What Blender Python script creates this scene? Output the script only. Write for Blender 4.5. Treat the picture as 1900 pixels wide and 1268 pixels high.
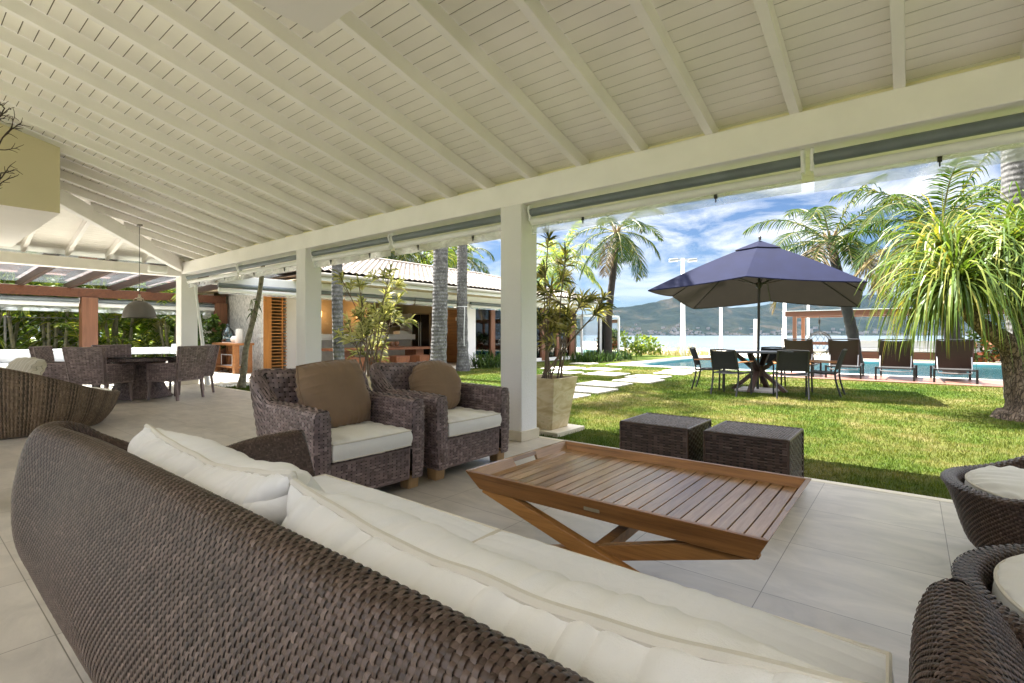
import bpy, math, random
import numpy as np
from mathutils import Vector, Matrix, Euler

R = math.radians
random.seed(7)
rng = np.random.default_rng(11)
scene = bpy.context.scene
for o in list(bpy.data.objects):
    bpy.data.objects.remove(o)

# ------------------------------------------------------------------ camera
cam_d = bpy.data.cameras.new("camera")
cam = bpy.data.objects.new("camera", cam_d)
scene.collection.objects.link(cam)
scene.camera = cam
cam_d.sensor_width = 36.0
cam_d.lens = 36.0 * 928 / 1900
cam_d.shift_y = -12 / 1900
cam_d.clip_start = 0.05
cam_d.clip_end = 20000
cam.location = (0, 0, 1.1)
cam.rotation_euler = (R(90), 0, R(38.6))

# ------------------------------------------------------------------ sky and sun
SUN_EL, SUN_AZ = 62.0, -90.0          # high sun standing over -X
world = bpy.data.worlds.new("World")
scene.world = world
world.use_nodes = True
wn, wl = world.node_tree.nodes, world.node_tree.links
wn.clear()
w_out = wn.new("ShaderNodeOutputWorld")
w_bg = wn.new("ShaderNodeBackground")
w_sky = wn.new("ShaderNodeTexSky")
w_sky.sky_type = 'NISHITA'
w_sky.sun_disc = False
w_sky.sun_elevation = R(SUN_EL)
w_sky.sun_rotation = R(SUN_AZ)
w_sky.air_density = 1.0
w_sky.dust_density = 0.6
w_sky.ozone_density = 1.5
w_bg.inputs[1].default_value = 0.055
# clouds: noise laid on a flat layer overhead
tc = wn.new("ShaderNodeTexCoord")
sep = wn.new("ShaderNodeSeparateXYZ")
wl.new(tc.outputs["Generated"], sep.inputs[0])
den = wn.new("ShaderNodeMath"); den.operation = 'ADD'; den.inputs[1].default_value = 0.22
wl.new(sep.outputs[2], den.inputs[0])
dx = wn.new("ShaderNodeMath"); dx.operation = 'DIVIDE'
dy = wn.new("ShaderNodeMath"); dy.operation = 'DIVIDE'
wl.new(sep.outputs[0], dx.inputs[0]); wl.new(den.outputs[0], dx.inputs[1])
wl.new(sep.outputs[1], dy.inputs[0]); wl.new(den.outputs[0], dy.inputs[1])
cmb = wn.new("ShaderNodeCombineXYZ")
wl.new(dx.outputs[0], cmb.inputs[0]); wl.new(dy.outputs[0], cmb.inputs[1])
nz = wn.new("ShaderNodeTexNoise"); nz.inputs["Scale"].default_value = 2.1
nz.inputs["Detail"].default_value = 9; nz.inputs["Roughness"].default_value = 0.62
nz.inputs["Distortion"].default_value = 0.5
wl.new(cmb.outputs[0], nz.inputs["Vector"])
cr = wn.new("ShaderNodeValToRGB")
cr.color_ramp.elements[0].position = 0.40; cr.color_ramp.elements[0].color = (0, 0, 0, 1)
cr.color_ramp.elements[1].position = 0.60; cr.color_ramp.elements[1].color = (1, 1, 1, 1)
wl.new(nz.outputs[0], cr.inputs[0])
hz = wn.new("ShaderNodeMapRange"); hz.inputs[1].default_value = 0.03; hz.inputs[2].default_value = 0.17
hz.inputs[3].default_value = 0.15; hz.inputs[4].default_value = 0.95
wl.new(sep.outputs[2], hz.inputs[0])
cm = wn.new("ShaderNodeMath"); cm.operation = 'MULTIPLY'
wl.new(cr.outputs[0], cm.inputs[0]); wl.new(hz.outputs[0], cm.inputs[1])
w_tint = wn.new("ShaderNodeMixRGB"); w_tint.blend_type = 'MULTIPLY'; w_tint.inputs[0].default_value = 1
w_tint.inputs[2].default_value = (.185, .225, .285, 1); wl.new(w_sky.outputs[0], w_tint.inputs[1])
mx = wn.new("ShaderNodeMixRGB")
mx.inputs[2].default_value = (2.9, 2.95, 3.05, 1)
wl.new(cm.outputs[0], mx.inputs[0]); wl.new(w_tint.outputs[0], mx.inputs[1])
# added white brightness high overhead, above the view, to light the veranda inside
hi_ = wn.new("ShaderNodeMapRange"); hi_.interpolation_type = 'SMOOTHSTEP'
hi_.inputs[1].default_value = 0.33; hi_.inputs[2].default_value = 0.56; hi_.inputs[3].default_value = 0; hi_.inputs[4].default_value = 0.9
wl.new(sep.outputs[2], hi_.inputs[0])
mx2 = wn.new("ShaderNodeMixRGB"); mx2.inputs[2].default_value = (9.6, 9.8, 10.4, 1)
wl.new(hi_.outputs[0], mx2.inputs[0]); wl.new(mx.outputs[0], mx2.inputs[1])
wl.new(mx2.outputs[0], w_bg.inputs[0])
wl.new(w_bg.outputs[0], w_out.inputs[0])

sun_d = bpy.data.lights.new("sun", 'SUN')
sun = bpy.data.objects.new("sun", sun_d)
scene.collection.objects.link(sun)
sun_d.energy = 4.0
sun_d.angle = R(0.53)
sun_d.color = (1.0, 0.96, 0.90)
sun.rotation_euler = (0, R(-(90 - SUN_EL)), 0)
sun.location = (-5, 0, 30)

vs = scene.view_settings
vs.view_transform = 'Standard'
vs.look = 'None'
vs.gamma = 1.0
vs.exposure = 3.05
scene.cycles.max_bounces = 10
scene.cycles.diffuse_bounces = 6
scene.cycles.transparent_max_bounces = 24
scene.cycles.use_denoising = True

# ------------------------------------------------------------------ materials
MATS = {}


class NT:
    """small node helper around one material"""
    def __init__(s, name):
        s.m = bpy.data.materials.new(name)
        s.m.use_nodes = True
        s.n, s.l = s.m.node_tree.nodes, s.m.node_tree.links
        s.b = s.n["Principled BSDF"]
        s.out = s.n["Material Output"]
        MATS[name] = s.m

    def node(s, t, **kw):
        n = s.n.new(t)
        for k, v in kw.items():
            if k.startswith("i_"):
                n.inputs[k[2:].replace("_", " ")].default_value = v
            else:
                setattr(n, k, v)
        return n

    def pos(s, scale=(1, 1, 1), rot=(0, 0, 0), obj=False):
        if obj:
            g = s.node("ShaderNodeTexCoord").outputs["Object"]
        else:
            g = s.node("ShaderNodeNewGeometry").outputs["Position"]
        mp = s.node("ShaderNodeMapping")
        mp.inputs["Scale"].default_value = scale
        mp.inputs["Rotation"].default_value = rot
        s.l.new(g, mp.inputs[0])
        return mp.outputs[0]

    def noise(s, vec, scale, detail=4, rough=.55, dist=0):
        n = s.node("ShaderNodeTexNoise")
        n.inputs["Scale"].default_value = scale
        n.inputs["Detail"].default_value = detail
        n.inputs["Roughness"].default_value = rough
        n.inputs["Distortion"].default_value = dist
        s.l.new(vec, n.inputs["Vector"])
        return n.outputs[0]

    def ramp(s, fac, stops):
        r = s.node("ShaderNodeValToRGB")
        e = r.color_ramp.elements
        while len(e) < len(stops):
            e.new(0.5)
        for k, (p, c) in enumerate(stops):
            e[k].position = p
            e[k].color = (*c, 1)
        s.l.new(fac, r.inputs[0])
        return r.outputs[0]

    def mix(s, fac, a, b, mode='MIX'):
        m = s.node("ShaderNodeMixRGB", blend_type=mode)
        for k, v in ((0, fac), (1, a), (2, b)):
            if isinstance(v, (int, float)):
                m.inputs[k].default_value = v
            elif isinstance(v, tuple):
                m.inputs[k].default_value = (*v, 1)
            else:
                s.l.new(v, m.inputs[k])
        return m.outputs[0]

    def bump(s, h, strength=.3, dist=.01):
        b = s.node("ShaderNodeBump")
        b.inputs["Strength"].default_value = strength
        b.inputs["Distance"].default_value = dist
        s.l.new(h, b.inputs["Height"])
        s.l.new(b.outputs[0], s.b.inputs["Normal"])

    def col(s, v):
        if isinstance(v, tuple):
            s.b.inputs["Base Color"].default_value = (*v, 1)
        else:
            s.l.new(v, s.b.inputs["Base Color"])

    def rough(s, v):
        if isinstance(v, (int, float)):
            s.b.inputs["Roughness"].default_value = v
        else:
            s.l.new(v, s.b.inputs["Roughness"])


def island(t):
    return t.node("ShaderNodeNewGeometry").outputs["Random Per Island"]


def simple(name, col, rough=.5, var=.12, scale=6, bump=0, bscale=60, metal=0, spec=.5, obj=False):
    t = NT(name)
    v = t.pos(obj=obj)
    n = t.noise(v, scale, 5)
    lo = tuple(c * (1 - var) for c in col)
    hi = tuple(min(1, c * (1 + var)) for c in col)
    t.col(t.ramp(n, [(.3, lo), (.7, hi)]))
    t.rough(rough)
    t.b.inputs["Metallic"].default_value = metal
    t.b.inputs["Specular IOR Level"].default_value = spec
    if bump:
        t.bump(t.noise(v, bscale, 6, .65), bump, .004)
    return t.m


def wood(name, dark, light, axis=0, rough=.4, scale=1.0, obj=True):
    t = NT(name)
    sc = [14 * scale] * 3
    sc[axis] = 0.9 * scale
    v = t.pos(tuple(sc), obj=obj)
    n = t.noise(v, 1.6, 8, .6, .8)
    n2 = t.noise(v, 6.5, 5, .7, .3)
    isl = island(t)
    c = t.ramp(t.mix(.3, n, n2), [(.33, dark), (.48, tuple((a + b) / 2 for a, b in zip(dark, light))), (.66, light)])
    c = t.mix(1.0, c, t.ramp(isl, [(0, (.70, .67, .64)), (1, (1.15, 1.12, 1.06))]), 'MULTIPLY')
    t.col(c)
    t.rough(rough)
    t.bump(n, .12, .002)
    return t.m


def plaster(name, col, bump=.35, bscale=90):
    t = NT(name)
    v = t.pos()
    big = t.noise(v, 1.1, 4)
    t.col(t.ramp(big, [(.3, tuple(c * .93 for c in col)), (.7, col)]))
    t.rough(.85)
    t.b.inputs["Specular IOR Level"].default_value = .2
    fine = t.noise(v, bscale, 5, .7)
    t.bump(fine, bump, .007)
    return t.m


def leaf(name, stops, trans=.35, rough=.45):
    t = NT(name)
    isl = island(t)
    c = t.ramp(isl, stops)
    t.col(c)
    t.rough(rough)
    t.b.inputs["Specular IOR Level"].default_value = .18
    tr = t.node("ShaderNodeBsdfTranslucent")
    t.l.new(t.mix(1.0, c, (1.25, 1.25, .55), 'MULTIPLY'), tr.inputs[0])
    mx_ = t.node("ShaderNodeMixShader")
    mx_.inputs[0].default_value = trans
    t.l.new(t.b.outputs[0], mx_.inputs[1])
    t.l.new(tr.outputs[0], mx_.inputs[2])
    t.l.new(mx_.outputs[0], t.out.inputs[0])
    return t.m


def sheet_glass(name, tint, gloss=.5, haze=0, hazecol=(.8, .85, .9), rough=.02, hscale=3.0):
    """thin pane: clear, with a fresnel gloss and optional milky patches"""
    t = NT(name)
    tp = t.node("ShaderNodeBsdfTransparent")
    tp.inputs[0].default_value = (*tint, 1)
    gl = t.node("ShaderNodeBsdfGlossy")
    gl.inputs["Roughness"].default_value = rough
    fr = t.node("ShaderNodeFresnel")
    fr.inputs[0].default_value = 1.5
    mu = t.node("ShaderNodeMath", operation='MULTIPLY')
    mu.inputs[1].default_value = gloss
    t.l.new(fr.outputs[0], mu.inputs[0])
    m1 = t.node("ShaderNodeMixShader")
    t.l.new(mu.outputs[0], m1.inputs[0])
    t.l.new(tp.outputs[0], m1.inputs[1])
    t.l.new(gl.outputs[0], m1.inputs[2])
    last = m1
    if haze:
        df = t.node("ShaderNodeBsdfDiffuse")
        df.inputs[0].default_value = (*hazecol, 1)
        tr = t.node("ShaderNodeBsdfTranslucent")
        tr.inputs[0].default_value = (*hazecol, 1)
        ad = t.node("ShaderNodeMixShader"); ad.inputs[0].default_value = .6
        t.l.new(df.outputs[0], ad.inputs[1]); t.l.new(tr.outputs[0], ad.inputs[2])
        n = t.noise(t.pos((1, 1, 2.5)), hscale, 6, .65, 1.2)
        rr = t.node("ShaderNodeMapRange")
        rr.inputs[1].default_value = .35; rr.inputs[2].default_value = .7
        rr.inputs[3].default_value = haze * .45; rr.inputs[4].default_value = haze * 1.25
        t.l.new(n, rr.inputs[0])
        m2 = t.node("ShaderNodeMixShader")
        t.l.new(rr.outputs[0], m2.inputs[0])
        t.l.new(m1.outputs[0], m2.inputs[1])
        t.l.new(ad.outputs[0], m2.inputs[2])
        last = m2
    t.l.new(last.outputs[0], t.out.inputs[0])
    return t.m


def wicker(name, stops, rough=.42):
    t = NT(name)
    isl = island(t)
    v = t.pos(obj=True)
    c = t.ramp(isl, stops)
    n = t.noise(v, 3.0, 3)
    c = t.mix(1.0, c, t.ramp(n, [(.3, (.82, .82, .82)), (.7, (1.12, 1.1, 1.1))]), 'MULTIPLY')
    t.col(c)
    t.rough(rough)
    t.b.inputs["Specular IOR Level"].default_value = .45
    return t.m


WICK = wicker("wicker_strands", [(0, (.050, .029, .021)), (.5, (.082, .050, .037)), (.9, (.112, .072, .056)), (1, (.16, .110, .088))], .40)
WICK_G = wicker("grey_brown_wicker_strands", [(0, (.13, .092, .087)), (.5, (.205, .148, .142)), (.9, (.27, .20, .19)), (1, (.34, .265, .255))])
WICK_T = wicker("tan_wicker_strands", [(0, (.14, .093, .058)), (.5, (.205, .142, .092)), (1, (.27, .198, .135))])
WICK_D = simple("wicker_core", (.022, .016, .014), .7)
WICK_TD = simple("tan_wicker_core", (.05, .036, .022), .7)


def fabric(name, col, var=.06, fold=.25):
    t = NT(name)
    v = t.pos(obj=True)
    n = t.noise(v, 5, 4, .6)
    t.col(t.ramp(n, [(.3, tuple(c * (1 - var) for c in col)), (.7, col)]))
    t.rough(.9)
    t.b.inputs["Specular IOR Level"].default_value = .15
    t.b.inputs["Sheen Weight"].default_value = .15
    mid = t.noise(t.pos((1, 1, 1), obj=True), 14, 3, .5, 1.5)
    fine = t.noise(v, 420, 2)
    h = t.mix(.25, mid, fine)
    t.bump(h, fold, .012)
    return t.m


COTTON = fabric("cream_cotton", (.86, .835, .79))
COTTON_W = fabric("white_cotton_seat", (.87, .855, .85))
COTTON_S = fabric("cream_piping", (.72, .67, .57))
WHITE_F = fabric("white_canvas", (.66, .66, .67))
BROWN_F = fabric("brown_cotton", (.26, .17, .105), .12, .3)
PAINT = simple("cream_painted_wood", (.87, .838, .835), .5, .04, 3, .12, 30)
PAINT_B = simple("white_painted_boards", (.88, .845, .805), .55, .05, 2.2, .1, 25)
PLAST = plaster("white_roughcast", (.82, .80, .80), .7, 55)
PLAST_Y = plaster("ochre_wall_paint", (.60, .535, .365), .15)
PLAST_W = plaster("white_wall_paint", (.83, .80, .785), .12)
SKIRT = simple("stone_skirting", (.62, .55, .43), .5, .08, 6)
WHITE_MET = simple("white_lacquered_metal", (.78, .78, .78), .35, .03)
GREY_ROLL = simple("rolled_grey_canvas", (.15, .175, .195), .35, .15, 4)
BLACK_MET = simple("black_powder_coated_metal", (.012, .012, .013), .42, .1)
BLACK_SLING = simple("black_sling_mesh", (.009, .009, .009), .9, .15, 40)
BROWN_SLING = simple("brown_sling_mesh", (.012, .0095, .008), .7, .12, 30)
GREY_MET = simple("brushed_grey_metal", (.42, .42, .42), .38, .06, 8, 0, 60, .7)
LAMP_MET = simple("taupe_lamp_metal", (.15, .135, .12), .38, .06, 8, 0, 60, .2)
TEAK = wood("oiled_teak", (.14, .055, .017), (.45, .21, .066), 0, .38)
TEAK_S = wood("teak_slats", (.23, .125, .062), (.54, .335, .185), 1, .18)
TEAK_Y = wood("teak_legs", (.21, .09, .023), (.52, .255, .078), 0, .42)
REDWOOD = wood("red_hardwood", (.13, .040, .018), (.27, .095, .045), 1, .45, .6)
REDWOOD_X = wood("red_hardwood_beams", (.075, .025, .012), (.16, .058, .028), 0, .45, .6)
REDWOOD_Z = wood("red_hardwood_posts", (.15, .060, .032), (.26, .115, .065), 2, .5, .6)
DARKWOOD = wood("dark_hardwood_rafters", (.026, .012, .008), (.065, .032, .022), 0, .5, .6)
ORANGEWOOD = wood("orange_slat_wood", (.36, .14, .025), (.58, .25, .06), 2, .45, .6)
CONSOLEWOOD = wood("brown_console_wood", (.22, .085, .028), (.40, .175, .065), 0, .45, .6)
STOOLWOOD = wood("red_brown_stool_wood", (.20, .075, .035), (.36, .15, .075), 2, .45, .6)
FOOTWOOD = wood("pale_foot_wood", (.27, .16, .07), (.45, .29, .14), 2, .55)
GLASS = sheet_glass("clear_pane", (.93, .97, .97), .9)
GLASS_DK = sheet_glass("dark_window_pane", (.10, .12, .12), 1.6)
GLASS_ROOF = sheet_glass("dusty_roof_pane", (.93, .96, .97), 1.0, .10, (.55, .60, .64), .05, 1.3)
PVC = sheet_glass("clear_plastic_film", (.90, .93, .95), .9, .5, (.85, .88, .92), .08, 3.0)
BARK = simple("brown_bark", (.17, .125, .09), .9, .45, 9, .9, 30)
SOIL = simple("potting_soil", (.04, .028, .02), .95, .3, 20, .8, 40)
PEBBLE = simple("white_pebbles", (.72, .70, .66), .7, .2, 40, 1.0, 60)


def trunk_mat():
    t = NT("ringed_palm_bark")
    v = t.pos()
    n = t.noise(v, 7, 6, .7)
    sp = t.noise(t.pos((1, 1, .6)), 26, 4, .7)
    c = t.ramp(n, [(.32, (.035, .033, .032)), (.5, (.085, .083, .080)), (.66, (.15, .148, .142))])
    c = t.mix(t.ramp(sp, [(.56, (0, 0, 0)), (.68, (1, 1, 1))]), c, (.25, .25, .245))
    t.col(c)
    t.rough(.9)
    w = t.node("ShaderNodeTexWave", wave_type='BANDS', bands_direction='Z')
    w.inputs["Scale"].default_value = 3.2
    w.inputs["Distortion"].default_value = 2.5
    t.l.new(v, w.inputs["Vector"])
    t.bump(t.mix(.5, w.outputs[1], sp), .8, .02)
    return t.m


PALMBARK = trunk_mat()
PALM_LEAF = leaf("coconut_palm_leaf", [(0, (.006, .019, .002)), (.5, (.016, .044, .004)), (.82, (.050, .080, .008)), (1, (.13, .12, .018))], .4, .75)
PALM_DRY = leaf("dry_palm_leaf", [(0, (.07, .045, .022)), (.6, (.13, .09, .042)), (1, (.20, .145, .068))], .3)
COCOBARK = simple("coconut_bark", (.024, .018, .014), .9, .35, 9, .8, 24)
PALM_STEM = simple("palm_leaf_stalk", (.18, .165, .045), .5, .2)
STRAP = leaf("strap_leaf", [(0, (.035, .068, .012)), (.5, (.085, .135, .022)), (.85, (.17, .20, .04)), (1, (.26, .21, .045))], .35, .4)
DRAC = leaf("variegated_leaf", [(0, (.05, .065, .02)), (.42, (.12, .125, .035)), (.5, (.34, .30, .10)), (1, (.52, .46, .20))], .35)
DRAC_P = leaf("pale_variegated_leaf", [(0, (.12, .14, .05)), (.35, (.26, .27, .11)), (.45, (.48, .46, .24)), (1, (.66, .62, .38))], .4)
SHRUB = leaf("dark_shrub_leaf", [(0, (.022, .045, .012)), (.6, (.055, .095, .022)), (1, (.11, .15, .03))], .3)
SHRUB_L = leaf("bright_shrub_leaf", [(0, (.06, .11, .02)), (.6, (.14, .20, .035)), (1, (.25, .28, .05))], .4)
BLADE = leaf("sword_leaf", [(0, (.02, .045, .012)), (.6, (.05, .095, .022)), (1, (.10, .15, .03))], .25)
RED_FL = leaf("red_leaf", [(0, (.02, .04, .012)), (.45, (.05, .07, .02)), (.6, (.12, .035, .018)), (1, (.22, .07, .03))], .3)
ARECA = leaf("areca_leaf", [(0, (.03, .065, .012)), (.5, (.09, .15, .025)), (.8, (.22, .27, .04)), (1, (.42, .40, .07))], .5)
ARECA_STEM = simple("areca_stem", (.20, .185, .11), .6, .4, 5)
DRYGRASS = leaf("dry_grass_leaf", [(0, (.22, .19, .10)), (1, (.42, .36, .20))], .3)

# ------------------------------------------------------------------ mesh helpers
COL = scene.collection


class MB:
    """collects geometry (numpy) for ONE mesh object"""
    def __init__(s):
        s.v, s.f4, s.f3, s.fn = [], [], [], []
        s.m4, s.m3 = [], []
        s.n = 0

    def add(s, V, quads=None, tris=None, m=0):
        V = np.asarray(V, float).reshape(-1, 3)
        s.v.append(V)
        if quads is not None and len(quads):
            q = np.asarray(quads, np.int64).reshape(-1, 4) + s.n
            s.f4.append(q); s.m4.append(np.full(len(q), m))
        if tris is not None and len(tris):
            q = np.asarray(tris, np.int64).reshape(-1, 3) + s.n
            s.f3.append(q); s.m3.append(np.full(len(q), m))
        s.n += len(V)

    def hexa(s, c, m=0):
        s.add(c, [(0, 3, 2, 1), (4, 5, 6, 7), (0, 1, 5, 4), (1, 2, 6, 5), (2, 3, 7, 6), (3, 0, 4, 7)], m=m)

    def box(s, x0, x1, y0, y1, z0, z1, m=0):
        s.hexa([(x0, y0, z0), (x1, y0, z0), (x1, y1, z0), (x0, y1, z0),
                (x0, y0, z1), (x1, y0, z1), (x1, y1, z1), (x0, y1, z1)], m)

    def bar(s, a, b, w, h, up=(0, 0, 1), m=0, w2=None, h2=None):
        """rectangular bar from a to b, w across and h along 'up'"""
        a, b = np.array(a, float), np.array(b, float)
        d = (b - a) / np.linalg.norm(b - a)
        u = np.array(up, float); u = u - d * u.dot(d)
        if np.linalg.norm(u) < 1e-6:
            u = np.array((1., 0, 0)); u = u - d * u.dot(d)
        u /= np.linalg.norm(u)
        r = np.cross(d, u)
        w2, h2 = w2 or w, h2 or h
        c = []
        for p, ww, hh in ((a, w, h), (b, w2, h2)):
            for sx, sy in ((-1, -1), (1, -1), (1, 1), (-1, 1)):
                c.append(p + r * sx * ww / 2 + u * sy * hh / 2)
        s.hexa([c[k] for k in (0, 1, 2, 3, 4, 5, 6, 7)], m)

    def grid(s, P, closed_u=False, closed_v=False, m=0, flip=False):
        P = np.asarray(P, float)
        a, b = P.shape[:2]
        I = np.arange(a * b).reshape(a, b)
        if closed_u:
            I = np.vstack([I, I[:1]])
        if closed_v:
            I = np.hstack([I, I[:, :1]])
        q = np.stack([I[:-1, :-1], I[1:, :-1], I[1:, 1:], I[:-1, 1:]], -1).reshape(-1, 4)
        if flip:
            q = q[:, ::-1]
        s.add(P.reshape(-1, 3), q, m=m)

    def tube(s, pts, r, n=8, cap=True, m=0, closed=False):
        pts = np.asarray(pts, float)
        k = len(pts)
        r = np.broadcast_to(np.asarray(r, float), (k,))
        if closed:
            T = np.roll(pts, -1, 0) - np.roll(pts, 1, 0)
        else:
            T = np.gradient(pts, axis=0)
        T /= np.linalg.norm(T, axis=1)[:, None] + 1e-12
        ref = np.array((0, 0, 1.)) if abs(T[0][2]) < .9 else np.array((1., 0, 0))
        U = np.zeros_like(pts)
        u = ref - T[0] * ref.dot(T[0]); u /= np.linalg.norm(u)
        for i in range(k):
            u = u - T[i] * u.dot(T[i]); u /= np.linalg.norm(u) + 1e-12
            U[i] = u
        W = np.cross(T, U)
        a = np.linspace(0, 2 * math.pi, n, endpoint=False)
        P = pts[:, None] + r[:, None, None] * (np.cos(a)[None, :, None] * U[:, None] + np.sin(a)[None, :, None] * W[:, None])
        s.grid(P, closed_u=closed, closed_v=True, m=m, flip=True)
        if cap and not closed:
            for e, fl in ((0, False), (k - 1, True)):
                base = s.n
                s.add(np.vstack([P[e], pts[e:e + 1]]), m=m)
                t = [(j, (j + 1) % n, n) for j in range(n)]
                t = np.array(t)[:, ::-1] if fl else np.array(t)
                s.f3.append(t + base); s.m3.append(np.full(n, m))

    def lathe(s, prof, n=24, c=(0, 0), m=0):
        prof = np.asarray(prof, float)
        a = np.linspace(0, 2 * math.pi, n, endpoint=False)
        P = np.stack([prof[:, 0:1] * np.cos(a) + c[0], prof[:, 0:1] * np.sin(a) + c[1],
                      np.repeat(prof[:, 1:2], n, 1)], -1)
        s.grid(P, closed_v=True, m=m, flip=True)

    def strips(s, P, W, m=0):
        """P (n,k,3) centre lines, W (n,k,3) half-width vectors -> n leaf strips"""
        P, W = np.asarray(P, float), np.asarray(W, float)
        n, k = P.shape[:2]
        V = np.stack([P - W, P + W], 2).reshape(n, k * 2, 3)
        b = np.arange(k - 1) * 2
        q = np.stack([b, b + 1, b + 3, b + 2], -1)
        Q = (np.arange(n)[:, None, None] * (k * 2) + q[None]).reshape(-1, 4)
        s.add(V.reshape(-1, 3), Q, m=m)

    def build(s, name, mats, parent=None, smooth=True, bevel=0, sharp=40, loc=None):
        V = np.concatenate(s.v) if s.v else np.zeros((0, 3))
        me = bpy.data.meshes.new(name)
        f4 = np.concatenate(s.f4) if s.f4 else np.zeros((0, 4), np.int64)
        f3 = np.concatenate(s.f3) if s.f3 else np.zeros((0, 3), np.int64)
        nl = f4.size + f3.size
        me.vertices.add(len(V))
        me.vertices.foreach_set("co", V.astype(np.float32).ravel())
        me.loops.add(nl)
        me.loops.foreach_set("vertex_index", np.concatenate([f4.ravel(), f3.ravel()]).astype(np.int32))
        me.polygons.add(len(f4) + len(f3))
        st = np.concatenate([np.arange(len(f4)) * 4, f4.size + np.arange(len(f3)) * 3])
        me.polygons.foreach_set("loop_start", st.astype(np.int32))
        mi = np.concatenate([np.concatenate(s.m4) if s.m4 else np.zeros(0, int), np.concatenate(s.m3) if s.m3 else np.zeros(0, int)])
        me.polygons.foreach_set("material_index", mi.astype(np.int32))
        me.polygons.foreach_set("use_smooth", np.full(len(f4) + len(f3), bool(smooth)))
        me.update(calc_edges=True)
        me.validate()
        for m in (mats if isinstance(mats, (list, tuple)) else [mats]):
            me.materials.append(m)
        if smooth and sharp:
            me.set_sharp_from_angle(angle=R(sharp))
        o = bpy.data.objects.new(name, me)
        COL.objects.link(o)
        if parent is not None:
            o.parent = parent
        if loc is not None:
            o.location = loc
        if bevel:
            b = o.modifiers.new("bevel", 'BEVEL')
            b.width = bevel
            b.segments = 2
            b.limit_method = 'ANGLE'
            b.angle_limit = R(50)
            b.harden_normals = False
        return o


def tag(o, label=None, cat=None, group=None, kind=None):
    if label: o["label"] = label
    if cat: o["category"] = cat
    if group: o["group"] = group
    if kind: o["kind"] = kind
    return o


def thing(name, label, cat, loc=(0, 0, 0), rz=0, group=None):
    o = bpy.data.objects.new(name, None)
    o.empty_display_size = .2
    COL.objects.link(o)
    o.location = loc
    o.rotation_euler = (0, 0, rz)
    return tag(o, label, cat, group)


def dup(root, loc, rz=0, label=None, scale=None):
    r = root.copy(); COL.objects.link(r)
    r.location = loc; r.rotation_euler = (0, 0, rz)
    if scale: r.scale = (scale,) * 3
    if label: r["label"] = label
    for ch in list(root.children):
        c = ch.copy(); COL.objects.link(c); c.parent = r
        for g in list(ch.children):
            d = g.copy(); COL.objects.link(d); d.parent = c
    return r


def struct(mb, name, mat, **kw):
    return tag(mb.build(name, mat, **kw), kind="structure")


def weave(mb, S, nu, nv, amp=.004, span=1.6, width=.72, back=True, cross=.3, m=0, mb_back=1, nseg=5, wrap_u=False, swap=False):
    """woven strands over the surface S(u in 0..nu, v in 0..nv): strands along v float over cells of even parity"""
    nu, nv = int(nu), int(nv)
    if swap:                        # strands run along u instead
        S0 = S
        S = lambda u, v: S0(v, u)
        nu, nv = nv, nu

    def PN(u, v):
        e = .02
        p = S(u, v)
        du = S(u + e, v) - S(u - e, v)
        dv = S(u, v + e) - S(u, v - e)
        n = np.cross(du, dv)
        n /= np.linalg.norm(n, axis=-1, keepdims=True) + 1e-12
        return p, (-n if swap else n)
    I, J = np.meshgrid(np.arange(nu), np.arange(nv), indexing='ij')
    for par in (0, 1):
        if par and not cross:
            continue
        sel = ((I + J) % 2 == par)
        ci, cj = I[sel] + .5, J[sel] + .5
        k = len(ci)
        jit = rng.uniform(-.05, .05, k)
        a = np.linspace(-1, 1, nseg if not par else 3)
        b = np.linspace(-1, 1, 3)
        A, B = np.meshgrid(a, b, indexing='ij')
        if par == 0:
            u = ci[:, None, None] + B[None] * width * .5 + jit[:, None, None]
            v = cj[:, None, None] + A[None] * span * .5
            h = amp * (1 - 1.25 * A ** 2 - .35 * B ** 2)
        else:
            u = ci[:, None, None] + A[None] * span * .5
            v = cj[:, None, None] + B[None] * width * .5 + jit[:, None, None]
            h = amp * cross * (1 - 1.25 * A ** 2 - .35 * B ** 2) - amp * .35
        v = np.clip(v, 0.0, nv)
        if not wrap_u:
            u = np.clip(u, 0.0, nu)
        h = h[None] * (1 + rng.uniform(-.15, .2, k))[:, None, None]
        p, n = PN(u, v)
        P = p + n * h[..., None]
        na, nb = A.shape
        I2 = np.arange(na * nb).reshape(na, nb)
        q = np.stack([I2[:-1, :-1], I2[1:, :-1], I2[1:, 1:], I2[:-1, 1:]], -1).reshape(-1, 4)
        if (par == 0) != swap:
            q = q[:, ::-1]
        Q = (np.arange(k)[:, None, None] * (na * nb) + q[None]).reshape(-1, 4)
        mb.add(P.reshape(-1, 3), Q, m=m)
    if back:
        gu = max(2, min(nu, 160)); gv = max(2, min(nv, 48))
        U, V = np.meshgrid(np.linspace(0, nu, gu + 1), np.linspace(0, nv, gv + 1), indexing='ij')
        p, n = PN(U, V)
        mb.grid(p - n * amp * .55, m=mb_back)


def bil(c00, c10, c11, c01, nu, nv):
    c00, c10, c11, c01 = [np.array(c, float) for c in (c00, c10, c11, c01)]

    def S(u, v):
        a, b = (np.asarray(u) / nu)[..., None], (np.asarray(v) / nv)[..., None]
        return (1 - a) * (1 - b) * c00 + a * (1 - b) * c10 + a * b * c11 + (1 - a) * b * c01
    return S


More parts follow.
